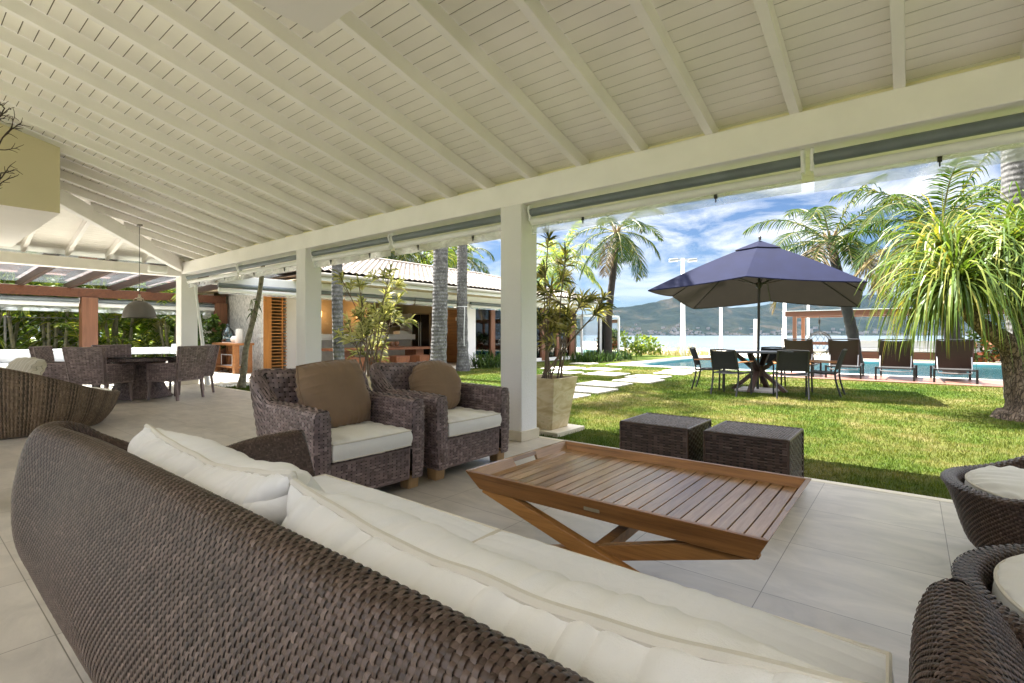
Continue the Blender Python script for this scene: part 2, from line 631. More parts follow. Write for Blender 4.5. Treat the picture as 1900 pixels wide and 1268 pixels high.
def woven_hex(mb, c, cell=(.02, .02), amp=.004, faces="bottom top front right back left", edge=.007, **kw):
    """six woven faces; corners ordered as MB.hexa; edge tubes round it off"""
    c = [np.array(p, float) for p in c]
    F = dict(bottom=(0, 3, 2, 1), top=(4, 5, 6, 7), front=(0, 1, 5, 4), right=(1, 2, 6, 5), back=(2, 3, 7, 6), left=(3, 0, 4, 7))
    for nme in faces.split():
        q = [c[k] for k in F[nme]]
        lu = (np.linalg.norm(q[1] - q[0]) + np.linalg.norm(q[2] - q[3])) / 2
        lv = (np.linalg.norm(q[3] - q[0]) + np.linalg.norm(q[2] - q[1])) / 2
        nu, nv = max(2, round(lu / cell[0])), max(2, round(lv / cell[1]))
        weave(mb, bil(*q, nu, nv), nu, nv, amp, **kw)
    if edge:
        for a, b in ((0, 1), (1, 2), (2, 3), (3, 0), (4, 5), (5, 6), (6, 7), (7, 4), (0, 4), (1, 5), (2, 6), (3, 7)):
            k = max(2, int(np.linalg.norm(c[a] - c[b]) / (cell[0] * 1.2)))
            t = np.linspace(0, 1, k * 4 + 1)
            pts = c[a] + (c[b] - c[a]) * t[:, None]
            mb.tube(pts, edge * (.82 + .22 * np.abs(np.sin(t * k * math.pi))), 6, m=0)


def smoothpath(P, n):
    """Catmull-Rom through P, n samples"""
    P = np.asarray(P, float)
    Q = np.vstack([2 * P[0] - P[1], P, 2 * P[-1] - P[-2]])
    t = np.linspace(0, len(P) - 1 - 1e-9, n)
    i = t.astype(int); f = (t - i)[:, None]
    a, b, c, d = Q[i], Q[i + 1], Q[i + 2], Q[i + 3]
    return .5 * (2 * b + (c - a) * f + (2 * a - 5 * b + 4 * c - d) * f ** 2 + (3 * b - a - 3 * c + d) * f ** 3)


def cushion(mb, w, d, h, n=40, boxed=.0, sq=.16, sqy=None, q=.5, wr=.006, edge=.012, seed=0, gather=.0, reach=2.2, pipe=.0, pipe_m=1, sag=0, T=None):
    """soft cushion in the XY plane; T maps points (…,3)"""
    r = np.random.default_rng(seed)
    ph = r.uniform(0, 6.28, 12)
    u = np.linspace(-1, 1, n)
    u = np.sign(u) * (1 - (1 - np.abs(u)) ** 1.4)
    U, V = np.meshgrid(u, u, indexing='ij')
    X = w / 2 * U * np.sqrt(np.maximum(0, 1 - sq * V ** 2)) / math.sqrt(1 - 0 * sq)
    Y = d / 2 * V * np.sqrt(np.maximum(0, 1 - (sq if sqy is None else sqy) * U ** 2))
    prof = ((1 - np.abs(U) ** 4) * (1 - np.abs(V) ** 4)) ** q
    H = h / 2 * (boxed + (1 - boxed) * prof)
    fu, fv = max(2, w / .075), max(2, d / .075)
    env = prof ** .22

    def wrk(s):
        W = wr * (np.sin(5 * U + 2.2 * V + ph[0 + s] + 2 * np.sin(2.3 * V + ph[1 + s])) * .5 + np.sin(8 * V - 3 * U + ph[2 + s] + 1.6 * np.sin(3 * U + ph[3])) * .5)
        W += edge * np.exp(-(1 - np.abs(V)) * 4.5) * np.sin(fu * 2.2 * U + ph[4 + s] + 2.0 * np.sin(3 * U + ph[5]) + V)
        W += edge * np.exp(-(1 - np.abs(U)) * 4.5) * np.sin(fv * 2.2 * V + ph[6 + s] + 2.0 * np.sin(3 * V + ph[7]) + U)
        if gather:
            fade = np.exp(-(1 - np.abs(V)) * reach)
            x1 = w / .075 * math.pi * U + ph[9] + 1.9 * np.sin(4.1 * U + ph[10]) + s + 1.5 * V * np.sin(4 * U + ph[5])
            x2 = w / .046 * math.pi * U + ph[11] + 2.3 * np.sin(5.3 * U + ph[4]) - 2.4 * V * np.sin(3 * U + ph[7])
            m1 = .5 + .5 * np.sin(5.7 * U + ph[2] + 1.3 * np.sin(9 * U)); m2 = .5 + .5 * np.sin(7.9 * U + ph[6] + np.sin(13 * U))
            fold = lambda x: 1 - 2 * np.abs(np.sin(x / 2)) ** .7
            W -= gather * fade * (fold(x1) * (.3 + .7 * m1) * .75 + .5 * fold(x2) * m2)
            W -= gather * .7 * np.exp(-(1 - np.abs(U)) * 4) * fold(d / .055 * math.pi * V + ph[3] + 1.9 * np.sin(4 * V + 2 * U))
        return W * env
    if gather:
        Y = Y + np.abs(V) ** 3 * np.sign(V) * gather * .28 * (np.sin(6 * U + ph[1] + np.sin(4 * U)) + .4 * np.sin(17 * U + ph[2]))
    def puff(Z, Wd, sgn):
        P0 = np.stack([X, Y, Z], -1)
        N0 = np.cross(np.gradient(P0, axis=0), np.gradient(P0, axis=1)) * sgn
        N0 /= np.linalg.norm(N0, axis=-1, keepdims=True) + 1e-12
        if boxed:
            N0[..., :2] *= .3
        return P0 + N0 * Wd[..., None]
    top = puff(H - sag * prof, wrk(0), 1)
    bot = puff(-H - sag * prof, -wrk(2) * .5, -1)
    T = T or (lambda p: p)
    mb.grid(T(top))
    mb.grid(T(bot), flip=True)

    def ring(A):
        return np.concatenate([A[:-1, 0], A[-1, :-1], A[:0:-1, -1], A[0, :0:-1]])
    rt, rb = ring(top), ring(bot)
    if boxed:
        k = np.linspace(0, 1, 7)
        cen = np.array([0, 0, 0.])
        side = []
        for t in k:
            p = rt * (1 - t) + rb * t
            bul = 1 + .035 * math.sin(t * math.pi) * min(1, .3 / max(w, d) * 2)
            p = p * np.array([bul, bul, 1])
            side.append(p)
        mb.grid(T(np.stack(side, 0)), closed_v=True)
    if pipe:
        mb.tube(T(rt * np.array([1.004, 1.004, 1])), pipe, 6, closed=True, m=pipe_m)
        if boxed:
            mb.tube(T(rb * np.array([1.004, 1.004, 1])), pipe, 6, closed=True, m=pipe_m)


def xf(loc, rx=0, ry=0, rz=0):
    M = np.array(Euler((rx, ry, rz)).to_matrix())
    loc = np.array(loc, float)
    return lambda p: p @ M.T + loc

# ------------------------------------------------------------------ ground, floor, water, hills
LZ = -0.05                                  # lawn level
FLOOR_Y = 4.36


def floor_mat():
    t = NT("beige_stone_tiles")
    v = t.pos()
    mp = t.node("ShaderNodeMapping"); mp.inputs["Location"].default_value = (.5 + .003, .26, 0)
    t.l.new(v, mp.inputs[0])
    br = t.node("ShaderNodeTexBrick")
    br.offset = 0; br.squash = 1
    for k, x in (("Scale", 1), ("Mortar Size", .0022), ("Mortar Smooth", .3), ("Brick Width", .65), ("Row Height", .65), ("Bias", 0)):
        br.inputs[k].default_value = x
    br.inputs["Color1"].default_value = (.46, .412, .355, 1)
    br.inputs["Color2"].default_value = (.53, .48, .42, 1)
    br.inputs["Mortar"].default_value = (.17, .145, .115, 1)
    t.l.new(mp.outputs[0], br.inputs["Vector"])
    n = t.noise(t.pos((1, 2.2, 1), (0, 0, .4)), 2.6, 7, .62, .8)
    c = t.mix(.8, br.outputs[0], t.ramp(n, [(.28, (.66, .66, .66)), (.72, (1.18, 1.17, 1.15))]), 'MULTIPLY')
    t.col(c)
    rn = t.noise(v, 6, 5, .6)
    rr = t.node("ShaderNodeMapRange"); rr.inputs[3].default_value = .22; rr.inputs[4].default_value = .44
    t.l.new(rn, rr.inputs[0])
    t.rough(rr.outputs[0])
    t.b.inputs["Specular IOR Level"].default_value = .5
    fine = t.noise(t.pos((1, 1.6, 1)), 70, 5, .7)
    t.bump(t.mix(.6, t.mix(1.0, fine, br.outputs["Fac"], 'SUBTRACT'), n), .22, .006)
    return t.m


FLOOR = floor_mat()
mb = MB()
mb.box(-12.55, 6, -5.2, FLOOR_Y, -.4, 0)
struct(mb, "veranda_floor", FLOOR, bevel=0.004)
mb = MB()
mb.box(-12.55, 6, FLOOR_Y + .0015, FLOOR_Y + .085, -.4, .001)
struct(mb, "floor_kerb", SKIRT, bevel=.006)

PAVE = simple("pale_patio_paving", (.60, .55, .46), .6, .08, 2, .3, 60)
mb = MB()
mb.box(-19.0, -12.553, -9, 13.99, -.4, -.004)
mb.box(-12.553, -12.15, FLOOR_Y + .09, 13.99, -.4, -.006)
struct(mb, "patio_paving", PAVE, bevel=.006)


def lawn_cols(t, blade=False):
    v = t.pos()
    n1 = t.noise(v, .42, 4, .6, .5)
    n2 = t.noise(v, 2.4, 4, .65)
    m = t.mix(.38, n1, n2)
    g = ((.030, .062, .006), (.058, .088, .011), (.102, .110, .027), (.175, .152, .068))
    c = t.ramp(m, [(.36, g[0]), (.46, g[1]), (.54, g[2]), (.62, g[3])])
    return c, v


def ground_mat():
    t = NT("lawn_turf")
    c, v = lawn_cols(t)
    f = t.noise(v, 55, 5, .75)
    c = t.mix(1.0, c, t.ramp(f, [(.3, (.55, .58, .5)), (.7, (1.25, 1.22, 1.15))]), 'MULTIPLY')
    t.col(c); t.rough(.95)
    t.b.inputs["Specular IOR Level"].default_value = .1
    t.bump(f, .9, .03)
    return t.m


LAWN = ground_mat()
PX0, PX1, PY0, PY1 = -9.1, 11.0, 17.1, 27.6     # outer edge of the pool coping
mb = MB()
L = 500


def rect(mb, x0, x1, y0, y1, z):
    mb.add([(x0, y0, z), (x1, y0, z), (x1, y1, z), (x0, y1, z)], [(0, 1, 2, 3)])


YB = 29.0
rect(mb, -L, L, -L, PY0, LZ); rect(mb, -L, PX0, PY0, PY1, LZ); rect(mb, PX1, L, PY0, PY1, LZ); rect(mb, -L, L, PY1, YB, LZ)
struct(mb, "lawn", LAWN)

SAND = simple("pale_beach_sand", (.60, .54, .45), .95, .06, 1.2, .6, 14)
mb = MB()
ys = np.array([YB + .002, 31, 36, 56, 84, 120]); zs = np.array([LZ - .002, -.12, -.2, -.55, -1.25, -2.6])
xs = np.linspace(-L, L, 80)
XX, YY = np.meshgrid(xs, ys, indexing='ij')
ZZ = np.broadcast_to(zs, XX.shape) + .04 * np.sin(XX * .7 + YY) * (YY > 32)
mb.grid(np.stack([XX, YY, ZZ], -1))
struct(mb, "beach", SAND)


def sea_mat():
    t = NT("sea_water")
    v = t.pos((1, 1, 1))
    t.col(t.ramp(t.noise(t.pos((.004, .02, 1)), 1, 4), [(.3, (.062, .085, .10)), (.7, (.085, .112, .128))]))
    t.rough(.22)
    n = t.noise(t.pos((.35, .8, 1)), 1.0, 8, .65)
    t.bump(n, .55, .6)
    return t.m


mb = MB()
rect(mb, -3600, 3600, 74, 3500, -1.2)
struct(mb, "sea", sea_mat())

# far hills across the bay: crest height profile by bearing in degrees from +Y (positive towards +X)
def hill_mat():
    t = NT("wooded_hillside")
    v = t.pos((.01, .01, .01))
    n = t.noise(v, .8, 7, .62, .8)
    n2 = t.noise(v, 6, 6, .7)
    c = t.ramp(n, [(.38, (.003, .007, .004)), (.50, (.007, .012, .007)), (.58, (.016, .018, .011)), (.68, (.036, .030, .021))])
    c = t.mix(.8, c, t.ramp(n2, [(.3, (.55, .6, .55)), (.7, (1.4, 1.35, 1.3))]), 'MULTIPLY')
    t.col(c); t.rough(.95)
    t.b.inputs["Specular IOR Level"].default_value = .05
    t.bump(n2, 1.0, 12)
    return t.m


def vnoise(x, y, seed, octv=5, gain=.5):
    r = np.random.default_rng(seed)
    out = np.zeros_like(x); a = 1.
    f = 1.
    for o in range(octv):
        T = r.uniform(-1, 1, (64, 64))
        xi, yi = np.floor(x * f).astype(int), np.floor(y * f).astype(int)
        fx, fy = x * f - xi, y * f - yi
        fx, fy = fx * fx * (3 - 2 * fx), fy * fy * (3 - 2 * fy)
        g = lambda i, j: T[i % 64, j % 64]
        out += a * ((g(xi, yi) * (1 - fx) + g(xi + 1, yi) * fx) * (1 - fy) + (g(xi, yi + 1) * (1 - fx) + g(xi + 1, yi + 1) * fx) * fy)
        a *= gain; f *= 2
    return out


HD = 2600.0
# (pixel column of the 1900 px photograph the ridge was measured at, crest height in metres at HD)
ridge = np.array([(300, 40), (700, 60), (1000, 90), (1090, 105), (1140, 150), (1190, 158), (1235, 188), (1262, 196), (1300, 178), (1360, 150), (1450, 165),
                  (1540, 190), (1600, 208), (1640, 196), (1700, 172), (1780, 150), (1880, 125), (2100, 90), (2600, 40)], float)
bear = np.degrees(np.arctan((ridge[:, 0] - 950) / 928)) - 38.6
az = np.linspace(bear[0], bear[-1], 420)
hp = np.interp(az, bear, ridge[:, 1])
rr_ = np.concatenate([np.linspace(2050, 2600, 46), np.linspace(2640, 3400, 14)])
A_, R_ = np.meshgrid(np.radians(az), rr_, indexing='ij')
prof = np.interp(rr_, [2050, 2070, 2200, 2400, 2600, 2900, 3400], [-.02, .012, .22, .58, 1.0, .75, .2])
cosv = np.cos(A_ + R(38.6))
HX, HYY = np.sin(A_) * R_ / cosv, np.cos(A_) * R_ / cosv
nzz = vnoise(HX / 330, HYY / 330, 5, 6, .55)
HZ = hp[:, None] * (prof[None] + .17 * nzz * np.clip(prof, 0, .6)[None] * 1.1) - 1.0
mb = MB()
mb.grid(np.stack([HX, HYY, HZ], -1), flip=True)
struct(mb, "hills", hill_mat())
# pale houses along the far shore
mb = MB()
for k in range(230):
    a_ = rng.uniform(bear[2], bear[-3]); a = math.radians(a_)
    rr2 = 2072 + rng.exponential(38)
    cv = math.cos(a + R(38.6))
    x, y = math.sin(a) * rr2 / cv, math.cos(a) * rr2 / cv
    hgt = float(np.interp(a_, az, hp)) * float(np.interp(rr2, [2050, 2070, 2200, 2400], [-.02, .012, .22, .58])) - 2
    w = rng.uniform(4, 9)
    mb.box(x - w, x + w, y - 5, y + 5, hgt - 4, hgt + rng.uniform(4, 8))
tag(mb.build("shore_houses", simple("far_house_walls", (.22, .20, .18), .8, .4, .02)), "distant scatter of pale houses along the far shore of the bay", "houses", kind="stuff")

# ------------------------------------------------------------------ veranda
ver = thing("veranda", "white veranda with sloping boarded ceiling, rafters, beams and rough plaster columns", "veranda", (-6, 2, 0))
VO = np.array((-6, 2, 0.))


def vbuild(mb, name, mat, **kw):
    for a in mb.v:
        a -= VO
    return mb.build(name, mat, ver, **kw)


BY0, BY1 = 4.09, 4.33          # front beam
CX = -12.63                    # corner column edge
SL = .25                       # roof slope
RB = 2.70                      # rafter underside height at the beam
YR = -4.0                      # ridge
zf = lambda y: RB + SL * (BY0 - y)            # rafter underside over the main slope
zh = lambda x: RB + SL * (x - CX)             # and over the hip end


def column(x1, y0, w=.275, h=2.46):
    mb = MB()
    mb.box(x1 - w, x1, y0, y0 + w, 0, h)
    c = vbuild(mb, "column", PLAST, bevel=.012)
    m2 = MB()
    e = .018
    m2.box(x1 - w - e, x1 + e, y0 - e, y0 + w + e, .001, .105)
    for a in m2.v:
        a -= VO
    m2.build("skirting", SKIRT, c, bevel=.004)


for x1 in (-3.14, -7.39, CX + .0, 2.6):
    column(x1, 4.085, .28 if x1 > -12 else .33)
column(CX, -1.2, .3)
mb = MB(); mb.box(CX - .3, 6, BY0, BY1, 2.455, RB); vbuild(mb, "eave_beam", PAINT, bevel=.008)
mb = MB(); mb.box(CX - .26, CX - .02, -3.4, BY0 - .003, 2.40, 2.60); vbuild(mb, "hip_end_beam", PAINT, bevel=.008)
# boards: strips with open joints on both roof planes
RD = .125


def boards(mb, plane, s0, s1, lim, pitch=.098):
    s = s0
    while s < s1:
        a, b = s + .0036, min(s + pitch - .0036, s1)
        la, lb = lim(a), lim(b)
        P = []
        for off in (0, .004):
            ch = 0
            P += [plane(a + ch, la[0], off), plane(b - ch, lb[0], off), plane(b - ch, lb[1], off), plane(a + ch, la[1], off)]
        mb.hexa(P)
        s += pitch


mb = MB()
boards(mb, lambda y, x, o: (x, y, zf(y) + RD + o), YR, BY1 + 1.0, lambda y: (CX - (BY0 - y) * -1 if False else max(CX - 1.0, CX + (BY0 - y) - .0), 6.5))
boards(mb, lambda x, y, o: (x, y, zh(x) + RD + o), CX - 1.0, CX + (BY0 - YR), lambda x: (YR, BY0 - (x - CX)))
vbuild(mb, "ceiling_boards", PAINT_B, smooth=False)
mb = MB()
o = .10
P = lambda x, y, z: (x, y, z)
xr = CX + (BY0 - YR)
e1 = BY1 + 1.02; xe = CX - (e1 - BY0)
def roofq(pts):
    lo = [(x, y, z + RD + .03) for x, y, z in pts]; hi = [(x, y, z + RD + .12) for x, y, z in pts]
    mb.hexa(lo + hi)
zc = RB + SL * (BY0 - e1)
roofq([(xe, e1, zc), (6.5, e1, zc), (6.5, YR, zf(YR)), (xr, YR, zf(YR))])
roofq([(xe, YR, zc), (xe, e1, zc), (xr, YR, zf(YR)), (xr + .002, YR - .002, zf(YR))])
vbuild(mb, "roof_covering", simple("weathered_roof_tiles", (.42, .36, .30), .85, .2, 4), smooth=False)

mb = MB()  # dark sheet added above the boards so their open joints look shaded
def gap_sheet(pts):
    mb.hexa([(x, y, z + RD + .0065) for x, y, z in pts] + [(x, y, z + RD + .016) for x, y, z in pts])
gap_sheet([(xe, e1, zc), (6.5, e1, zc), (6.5, YR, zf(YR)), (xr, YR, zf(YR))])
gap_sheet([(xe, YR, zc), (xe, e1, zc), (xr, YR, zf(YR)), (xr + .002, YR - .002, zf(YR))])
vbuild(mb, "gap_shade_sheet", simple("dark_gap_shade", (.16, .135, .11), .9), smooth=False)
# rafters on the main slope (the jack rafters stop at the hip)
x = -.06 + .6 * 10
k = 0
while x > CX + .25:
    ytop = max(YR, BY0 - (x - CX) + .0) if x < xr else YR
    w = .064
    mb = MB()
    ya, yb = BY1 - .02, ytop
    pts = []
    for off in (0, RD - .003):
        pts += [(x - w / 2, ya, zf(ya) + off), (x + w / 2, ya, zf(ya) + off), (x + w / 2, yb, zf(yb) + off), (x - w / 2, yb, zf(yb) + off)]
    mb.hexa(pts)
    vbuild(mb, "rafter", PAINT, bevel=.004)
    x -= .6 if x > -3 else .585
y = 3.45
while y > -3.4:
    xtop = CX + (BY0 - y) if y > YR else xr
    mb = MB()
    xa, xb = CX - .24, xtop
    w = .064
    pts = []
    for off in (0, RD - .003):
        pts += [(xa, y - w / 2, zh(xa) + off), (xb, y - w / 2, zh(xb) + off), (xb, y + w / 2, zh(xb) + off), (xa, y + w / 2, zh(xa) + off)]
    mb.hexa(pts)
    vbuild(mb, "rafter", PAINT, bevel=.004)
    y -= .62
# hip rafter
mb = MB()
a = np.array((CX - .1, BY0 + .1, RB - .12 + .02)); b = np.array((xr, YR, zf(YR) - .11))
mb.bar(a, b, .10, .25)
vbuild(mb, "hip_rafter", PAINT, bevel=.006)
# frieze closing the gap above the beam between the rafters
mb = MB(); mb.box(CX, 6, BY1 - .10, BY1 - .075, RB + .003, RB + .07); vbuild(mb, "frieze_board", simple("yellow_lit_frieze_paint", (.80, .74, .50), .6, .05))  # yellow light in the gap is put into the board's colour
# dropped bulkheads of the house wall under the roof
BKY, BKZ = 1.34, 2.60
mb = MB()
mb.hexa([(-11.95, -1.2, BKZ), (-8.19, -1.2, BKZ), (-8.19, BKY, BKZ), (-11.95, BKY, BKZ),
         (-11.95, -1.2, zh(-11.95) + .02), (-8.19, -1.2, zf(-1.2) + .02), (-8.19, BKY, zf(BKY) + .02), (-11.95, BKY, zh(-11.95) + .02)])
b_ = vbuild(mb, "bulkhead", [PLAST_W, PLAST_Y], smooth=False)
for p in b_.data.polygons:
    if abs(p.normal.z) < .5:
        p.material_index = 1
mb = MB()
mb.hexa([(-2.31, -1.2, BKZ), (3.5, -1.2, BKZ), (3.5, BKY, BKZ), (-2.31, BKY, BKZ),
         (-2.31, -1.2, zf(-1.2) + .02), (3.5, -1.2, zf(-1.2) + .02), (3.5, BKY, zf(BKY) + .02), (-2.31, BKY, zf(BKY) + .02)])
b_ = vbuild(mb, "bulkhead", [PLAST_W, PLAST_Y], smooth=False)
for p in b_.data.polygons:
    if abs(p.normal.z) < .5:
        p.material_index = 1

# roll-up clear blinds under the beam
def blind(label, p0, p1, drop=.10, group="rolled clear blinds under the veranda beam", rail=.072, tube=.042, name="roller_blind", zt=2.375, clip_n=2, bracket=True):
    p0, p1 = np.array(p0, float), np.array(p1, float)
    L = np.linalg.norm(p1 - p0); d = (p1 - p0) / L
    t = thing(name, label, "roller blind", tuple(p0), math.atan2(d[1], d[0]), group)
    mb = MB(); mb.tube([(0, 0, zt), (L, 0, zt)], tube, 14); mb.build("roll", GREY_ROLL, t)
    mb = MB(); mb.tube([(.01, .005, zt - tube - .055), (L - .01, .005, zt - tube - .055)], rail / 2, 10); mb.build("bottom_rail", WHITE_MET, t)
    zb = zt - tube - .055 - rail / 2 + .01
    mb = MB()
    u = np.linspace(.01, L - .01, 60); v = np.linspace(0, 1, 5)
    U, V = np.meshgrid(u, v, indexing='ij')
    mb.grid(np.stack([U, .005 + .008 * np.sin(U * 5) * V, zb - drop * V * (1 + .03 * np.sin(U * 2))], -1))
    mb.build("film_flap", PVC, t, sharp=0)
    for k in range(clip_n):
        xx = L * (k + .5) / clip_n
        m2 = MB(); m2.box(xx - .012, xx + .012, -.004, .018, zb - .045, zb - .012); m2.box(xx - .004, xx + .004, 0, .01, zb - .075, zb - .045); m2.build("hook", BLACK_MET, t)
    if bracket:
        for xx in (.0, L):
            m2 = MB(); m2.box(xx - .012, xx + .012, -.03, .03, zt - .09, zt + .075)
            m2.tube([(xx, -.035, zt + .06), (xx, -.05, zt + .02), (xx, -.03, zt - .03)], .012, 6)
            m2.build("bracket", WHITE_MET, t, bevel=.003)
    return t


by = 4.20
blind("rolled clear blind from the nearest column to the white bracket above the parasol", (-3.10, by, 0), (-.62, by, 0), .105)
blind("rolled clear blind above the spiky tree, on the beam end nearest the camera", (-.56, by, 0), (2.25, by, 0), .115)
blind("rolled clear blind directly beside the nearest column, over the two armchairs", (-5.35, by, 0), (-3.46, by, 0), .10)
blind("rolled clear blind between the second column and the beam joint above the palm trunks", (-7.35, by, 0), (-5.41, by, 0), .10)
blind("rolled clear blind just past the second column, above the thin leaning tree", (-9.95, by, 0), (-7.72, by, 0), .10)
blind("rolled clear blind touching the corner column under the end of the beam", (-12.58, by, 0), (-10.01, by, 0), .10)
# leaning white blind pole at the corner column
mb = MB(); mb.tube([(-11.86, 4.10, 2.09), (-11.835, 4.22, 1.0), (-11.82, 4.32, .02)], [.022, .036, .055], 8); mb.tube([(-11.86, 4.10, 2.06), (-11.86, 4.10, 2.15)], .03, 8)
tag(mb.build("blind_pole", WHITE_MET), "slim white blind pole leaning at the corner column", "pole")
# small white box on the hip end beam
mb = MB(); mb.box(CX - .015, CX + .13, 3.45, 3.80, 2.43, 2.57)
tag(mb.build("wall_speaker", WHITE_MET, bevel=.03), "small white speaker box on the beam near the corner column", "speaker")

# ------------------------------------------------------------------ glass-roofed wooden pergola past the corner
per = thing("glass_roof_pergola", "dark red timber pergola with dusty glass roof beyond the dining table", "pergola", (-15, 2, 0))
PO = np.array((-15, 2, 0.))


def pbuild(mb, name, mat, **kw):
    for a in mb.v:
        a -= PO
    return mb.build(name, mat, per, **kw)


PXO = -17.5
mb = MB(); mb.box(PXO - .12, PXO + .12, -7, 6.9, 2.12, 2.36); pbuild(mb, "outer_beam", REDWOOD_X, bevel=.006)
for py in (3.45, -3.2, 6.75):
    mb = MB(); mb.box(PXO - .17, PXO + .17, py - .17, py + .17, -.01, 2.118); pbuild(mb, "post", REDWOOD_Z, bevel=.008)
for y in np.arange(-4.4, 6.9, .93):
    mb = MB(); mb.bar((CX - .30, y, 2.55), (PXO - .35, y, 2.40), .10, .15); pbuild(mb, "pergola_rafter", DARKWOOD, bevel=.004)
mb = MB(); mb.box(CX - .315, CX - .262, -7, 4.0, 2.44, 2.60); pbuild(mb, "wall_plate", DARKWOOD)
mb = MB(); mb.bar((CX - .262, -.05, 2.665), (PXO - .6, -.05, 2.515), 13.9, .012); pbuild(mb, "glass_roof", GLASS_ROOF)
for i, (ya, yb, lab) in enumerate(((-3.0, 3.25, "rolled blind of the pergola before the wooden post, above the white bench"), (3.64, 6.6, "rolled blind of the pergola past the wooden post, behind the pendant lamp"))):
    blind(lab, (PXO, ya, 0), (PXO, yb, 0), .16, "rolled blinds of the glass-roofed pergola", .12, .06, zt=2.04, clip_n=0)

# ------------------------------------------------------------------ big foreground sofa
SX0, SX1, SYB, SYF = -2.425, .197, .265, 1.31      # outer rim: back edge runs along X
SH_B, SH_A = .78, .645
sofa = thing("wicker_sofa", "big dark wicker sofa with cream cushions, seen from behind its curved back", "sofa", (-1.1, .8, 0))
SO = np.array((-1.1, .8, 0.))
rc = .225
ctr = []
nA = 14
for y in np.linspace(SYF, SYB + rc, nA):
    ctr.append((SX0 + .0, y))
for a in np.linspace(180, 270, 13)[1:]:
    ctr.append((SX0 + rc + rc * math.cos(R(a)), SYB + rc + rc * math.sin(R(a))))
for x in np.linspace(SX0 + rc, SX1 - rc, 30)[1:]:
    ctr.append((x, SYB))
for a in np.linspace(270, 360, 13)[1:]:
    ctr.append((SX1 - rc + rc * math.cos(R(a)), SYB + rc + rc * math.sin(R(a))))
for y in np.linspace(SYB + rc, SYF, nA)[1:]:
    ctr.append((SX1, y))
ctr = np.array(ctr)
seg = np.r_[0, np.cumsum(np.linalg.norm(np.diff(ctr, axis=0), axis=1))]
SLEN = seg[-1]


def sofa_path(s):
    s = np.clip(s, 0, SLEN)
    x, y = np.interp(s, seg, ctr[:, 0]), np.interp(s, seg, ctr[:, 1])
    e = .03
    x2, y2 = np.interp(np.clip(s + e, 0, SLEN), seg, ctr[:, 0]), np.interp(np.clip(s + e, 0, SLEN), seg, ctr[:, 1])
    x1, y1 = np.interp(np.clip(s - e, 0, SLEN), seg, ctr[:, 0]), np.interp(np.clip(s - e, 0, SLEN), seg, ctr[:, 1])
    tx, ty = x2 - x1, y2 - y1
    l = np.hypot(tx, ty) + 1e-9
    return x, y, ty / l * 1.0, -tx / l * 1.0      # outward normal


# outline of the shell: outer foot, belly, rolled top, inner face down to the seat (outward offset, height / rim height)
prof = smoothpath([(-.21, .02), (-.13, .17), (-.05, .34), (-.004, .52), (-.012, .70), (-.045, .85), (-.082, .955), (-.108, .994), (-.145, .998), (-.172, .96), (-.192, .84), (-.20, .60), (-.20, .30)], 240)
pl = np.r_[0, np.cumsum(np.linalg.norm(np.diff(prof * [1, .75], axis=0), axis=1))]; PLEN = pl[-1]
s_arm = SYF - SYB


def sofa_S(nu, nv):
    def S(u, v):
        s = np.asarray(u) / nu * SLEN
        t = np.asarray(v) / nv * PLEN
        off, zr = np.interp(t, pl, prof[:, 0]), np.interp(t, pl, prof[:, 1])
        x, y, nx, ny = sofa_path(s)
        e = np.minimum(s, SLEN - s)                    # distance from an arm's front end
        k = np.clip((e - s_arm * .45) / (s_arm * .52), 0, 1); k = k * k * (3 - 2 * k)
        hgt = SH_A + (SH_B - SH_A) * k - .045 * np.exp(-((e - .52 * s_arm) / .22) ** 2)
        cw = np.exp(-((e - s_arm * 1.02) / .24) ** 2)          # the two back corners stand out and up
        off = off + cw * .065 * np.clip((zr - .45) / .5, 0, 1)
        hgt = hgt + .022 * cw
        # arms: the front end leans, its foot standing further forward than its top
        fr = np.clip(1 - e / .5, 0, 1)
        lean = fr * (.15 * (1 - zr) - .08)
        return np.stack([x + nx * off, y + ny * off + lean, zr * hgt], -1)
    return S


mb = MB()
nu, nv = int(SLEN / .0100), int(PLEN / .0098)
weave(mb, sofa_S(nu, nv), nu, nv, .0026, span=1.72, width=.84, cross=.75, nseg=4)
S_ = sofa_S(1, 1)
# woven end faces of the two arms
for uu, sg in ((0.0, 1), (1.0, -1)):
    tt = np.linspace(0, 1, 400)
    E_ = S_(np.full(400, uu), tt)
    zz = E_[:, 2]; top = int(np.argmax(zz))
    outer, inner = E_[:top + 1], E_[top:][::-1]

    def SE(u, v, nu_, nv_, outer=outer, inner=inner):
        b = np.clip(np.asarray(v) / nv_, 0, 1); a = np.clip(np.asarray(u) / nu_, 0, 1)
        zt = outer[-1, 2]
        z = .02 + (zt - .004 - .02) * b
        po = np.stack([np.interp(z, outer[:, 2], outer[:, k]) for k in range(3)], -1)
        pi_ = np.stack([np.interp(z, inner[:, 2], inner[:, k]) for k in range(3)], -1)
        p = po * (1 - a)[..., None] + pi_ * a[..., None]
        p[..., 1] += .028 * np.sin(a * math.pi)
        return p
    n1, n2 = 9, int(.66 / .0125)
    if sg > 0:
        weave(mb, lambda u, v: SE(n1 - np.asarray(u), v, n1, n2), n1, n2, .0030, span=1.7, width=.84, cross=.75)
    else:
        weave(mb, lambda u, v: SE(u, v, n1, n2), n1, n2, .0030, span=1.7, width=.84, cross=.75)
for a in mb.v:
    a -= SO
mb.build("woven_shell", [WICK, WICK_D], sofa)
mb = MB(); mb.box(SX0 + .28, SX1 - .28, SYB + .28, SYF - .03, .10, .29)
for a in mb.v:
    a -= SO
mb.build("seat_base", WICK_D, sofa, bevel=.02)
mb = MB()
